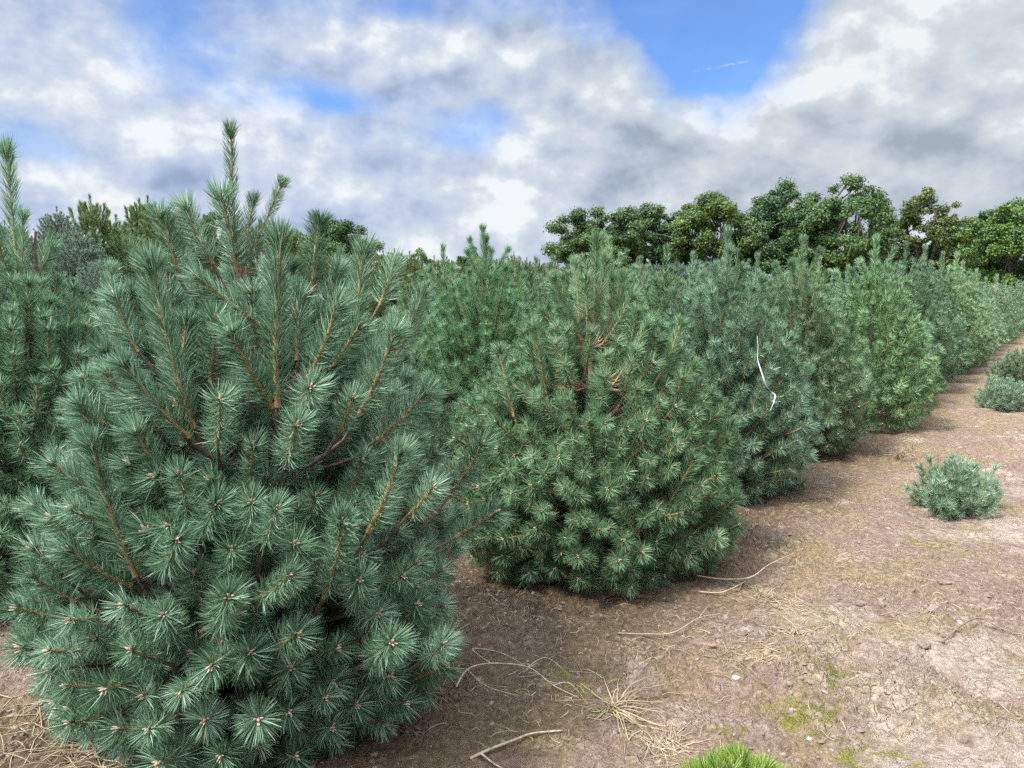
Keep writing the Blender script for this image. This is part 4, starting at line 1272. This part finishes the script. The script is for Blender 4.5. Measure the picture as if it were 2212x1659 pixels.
def crumbs():
    rng = np.random.default_rng(901)
    n = 44000
    x, y = scatter_xy(rng, n)
    dens = fbm(x * 1.3, y * 1.3, 31, 3) * 1.6 + 0.5
    keep = rng.random(n) < np.clip(dens, 0.05, 1)
    x, y = x[keep], y[keep]
    n = len(x)
    z = ground_z(x, y)
    s = 0.003 + 0.015 * rng.random(n) ** 5
    k = 7
    a = (np.arange(k)[None, :] + 0.7 * rng.random((n, k))) * 2 * math.pi / k
    r = s[:, None] * (0.6 + 0.7 * rng.random((n, k)))
    st = 0.55 + 0.45 * rng.random(n)
    ang = rng.random(n) * 6.28
    u, v = r * np.cos(a), r * np.sin(a) * st[:, None]
    X = u * np.cos(ang)[:, None] - v * np.sin(ang)[:, None]
    Y = u * np.sin(ang)[:, None] + v * np.cos(ang)[:, None]
    ta = rng.random(n) * 6.28
    tm = np.abs(rng.normal(0, 0.28, n))
    tilt = (X * np.cos(ta)[:, None] + Y * np.sin(ta)[:, None]) * tm[:, None]
    th = s * (0.18 + 0.25 * rng.random(n))
    up = tilt + (th * 0.9)[:, None] + s[:, None] * 0.18 * rng.normal(size=(n, k))
    top = np.stack([X * 0.9 + x[:, None], Y * 0.9 + y[:, None], up + z[:, None]], -1)
    bot = np.stack([X + x[:, None], Y + y[:, None], up - th[:, None] * 1.5 + z[:, None]], -1)
    ct = top.mean(1, keepdims=True)
    V = np.concatenate([top, bot, ct], 1)
    F = [[i, (i + 1) % k, 2 * k, 2 * k] for i in range(k)] + [[k + i, k + (i + 1) % k, (i + 1) % k, i] for i in range(k)]
    F = np.array(F)
    g = Geo()
    g.add(V.reshape(-1, 3), (np.arange(n)[:, None, None] * (2 * k + 1) + F[None]).reshape(-1, 4))
    o = g.build('soil_crumbs', [M_CRUMB])
    tag(o, 'loose brown soil crumbs strewn over the bare ground', 'soil crumbs', None, 'stuff')
crumbs()

def litter():
    rng = np.random.default_rng(902)
    n = 24000
    x, y = scatter_xy(rng, n, 13)
    rd = row_dist(x, y)
    dens = np.clip(fbm(x * 0.9, y * 0.9, 131, 4) * 2.2 + 0.35, 0.04, 1) * np.where(rd < 1.8, 1.0, 0.45)
    keep = rng.random(n) < dens
    x, y = x[keep], y[keep]
    n = len(x)
    L = 0.02 + 0.10 * rng.random(n) ** 2
    a = rng.random(n) * 6.28
    cur = rng.normal(0, 0.9, n)
    wd = 0.0005 + 0.0008 * rng.random(n)
    lift = 0.003 + 0.02 * rng.random(n) ** 3
    pts = []
    px, py = x.copy(), y.copy()
    for s in range(5):
        aa = a + cur * (s / 4 - 0.5)
        h = ground_z(px, py) + 0.002 + lift * math.sin(math.pi * s / 4)
        nx, ny = -np.sin(aa) * wd, np.cos(aa) * wd
        pts.append(np.stack([np.stack([px - nx, py - ny, h], -1), np.stack([px + nx, py + ny, h + wd], -1)], 1))
        px = px + np.cos(aa) * L / 4
        py = py + np.sin(aa) * L / 4
    V = np.stack(pts, 1).reshape(n, 10, 3)
    f = np.array([[2 * s, 2 * s + 1, 2 * s + 3, 2 * s + 2] for s in range(4)])
    g = Geo()
    g.add(V.reshape(-1, 3), (np.arange(n)[:, None, None] * 10 + f[None]).reshape(-1, 4))
    o = g.build('straw_litter', [M_STRAW])
    tag(o, 'scattered dry grass straws lying over the bare soil', 'straw', None, 'stuff')
litter()

def grass():
    rng = np.random.default_rng(903)
    n = 22000
    y = 6 + 34 * rng.random(n) ** 0.8
    x = (-0.72 + 0.5 * rng.random(n)) * y
    rd = row_dist(x, y)
    k = rd < -9.0
    x, y = x[k], y[k]
    n = len(x)
    z = ground_z(x, y)
    h = 0.06 + 0.10 * rng.random(n)
    wd = 0.004 + 0.0006 * y
    a = rng.random(n) * 6.28
    le = rng.normal(0, 0.05, (n, 2))
    dx, dy = np.cos(a) * wd, np.sin(a) * wd
    V = np.stack([np.stack([x - dx, y - dy, z], -1), np.stack([x + dx, y + dy, z], -1), np.stack([x + dx * 0.2 + le[:, 0], y + dy * 0.2 + le[:, 1], z + h], -1), np.stack([x - dx * 0.2 + le[:, 0], y - dy * 0.2 + le[:, 1], z + h], -1)], 1)
    g = Geo()
    g.add(V.reshape(-1, 3), np.arange(4 * n).reshape(n, 4), 0, np.repeat(np.clip(rng.normal(0.5, 0.2, n), 0, 0.95), 4))
    o = g.build('grass', [M_GRASS])
    tag(o, 'bright green grass strip behind the left pines', 'grass', None, 'stuff')
grass()
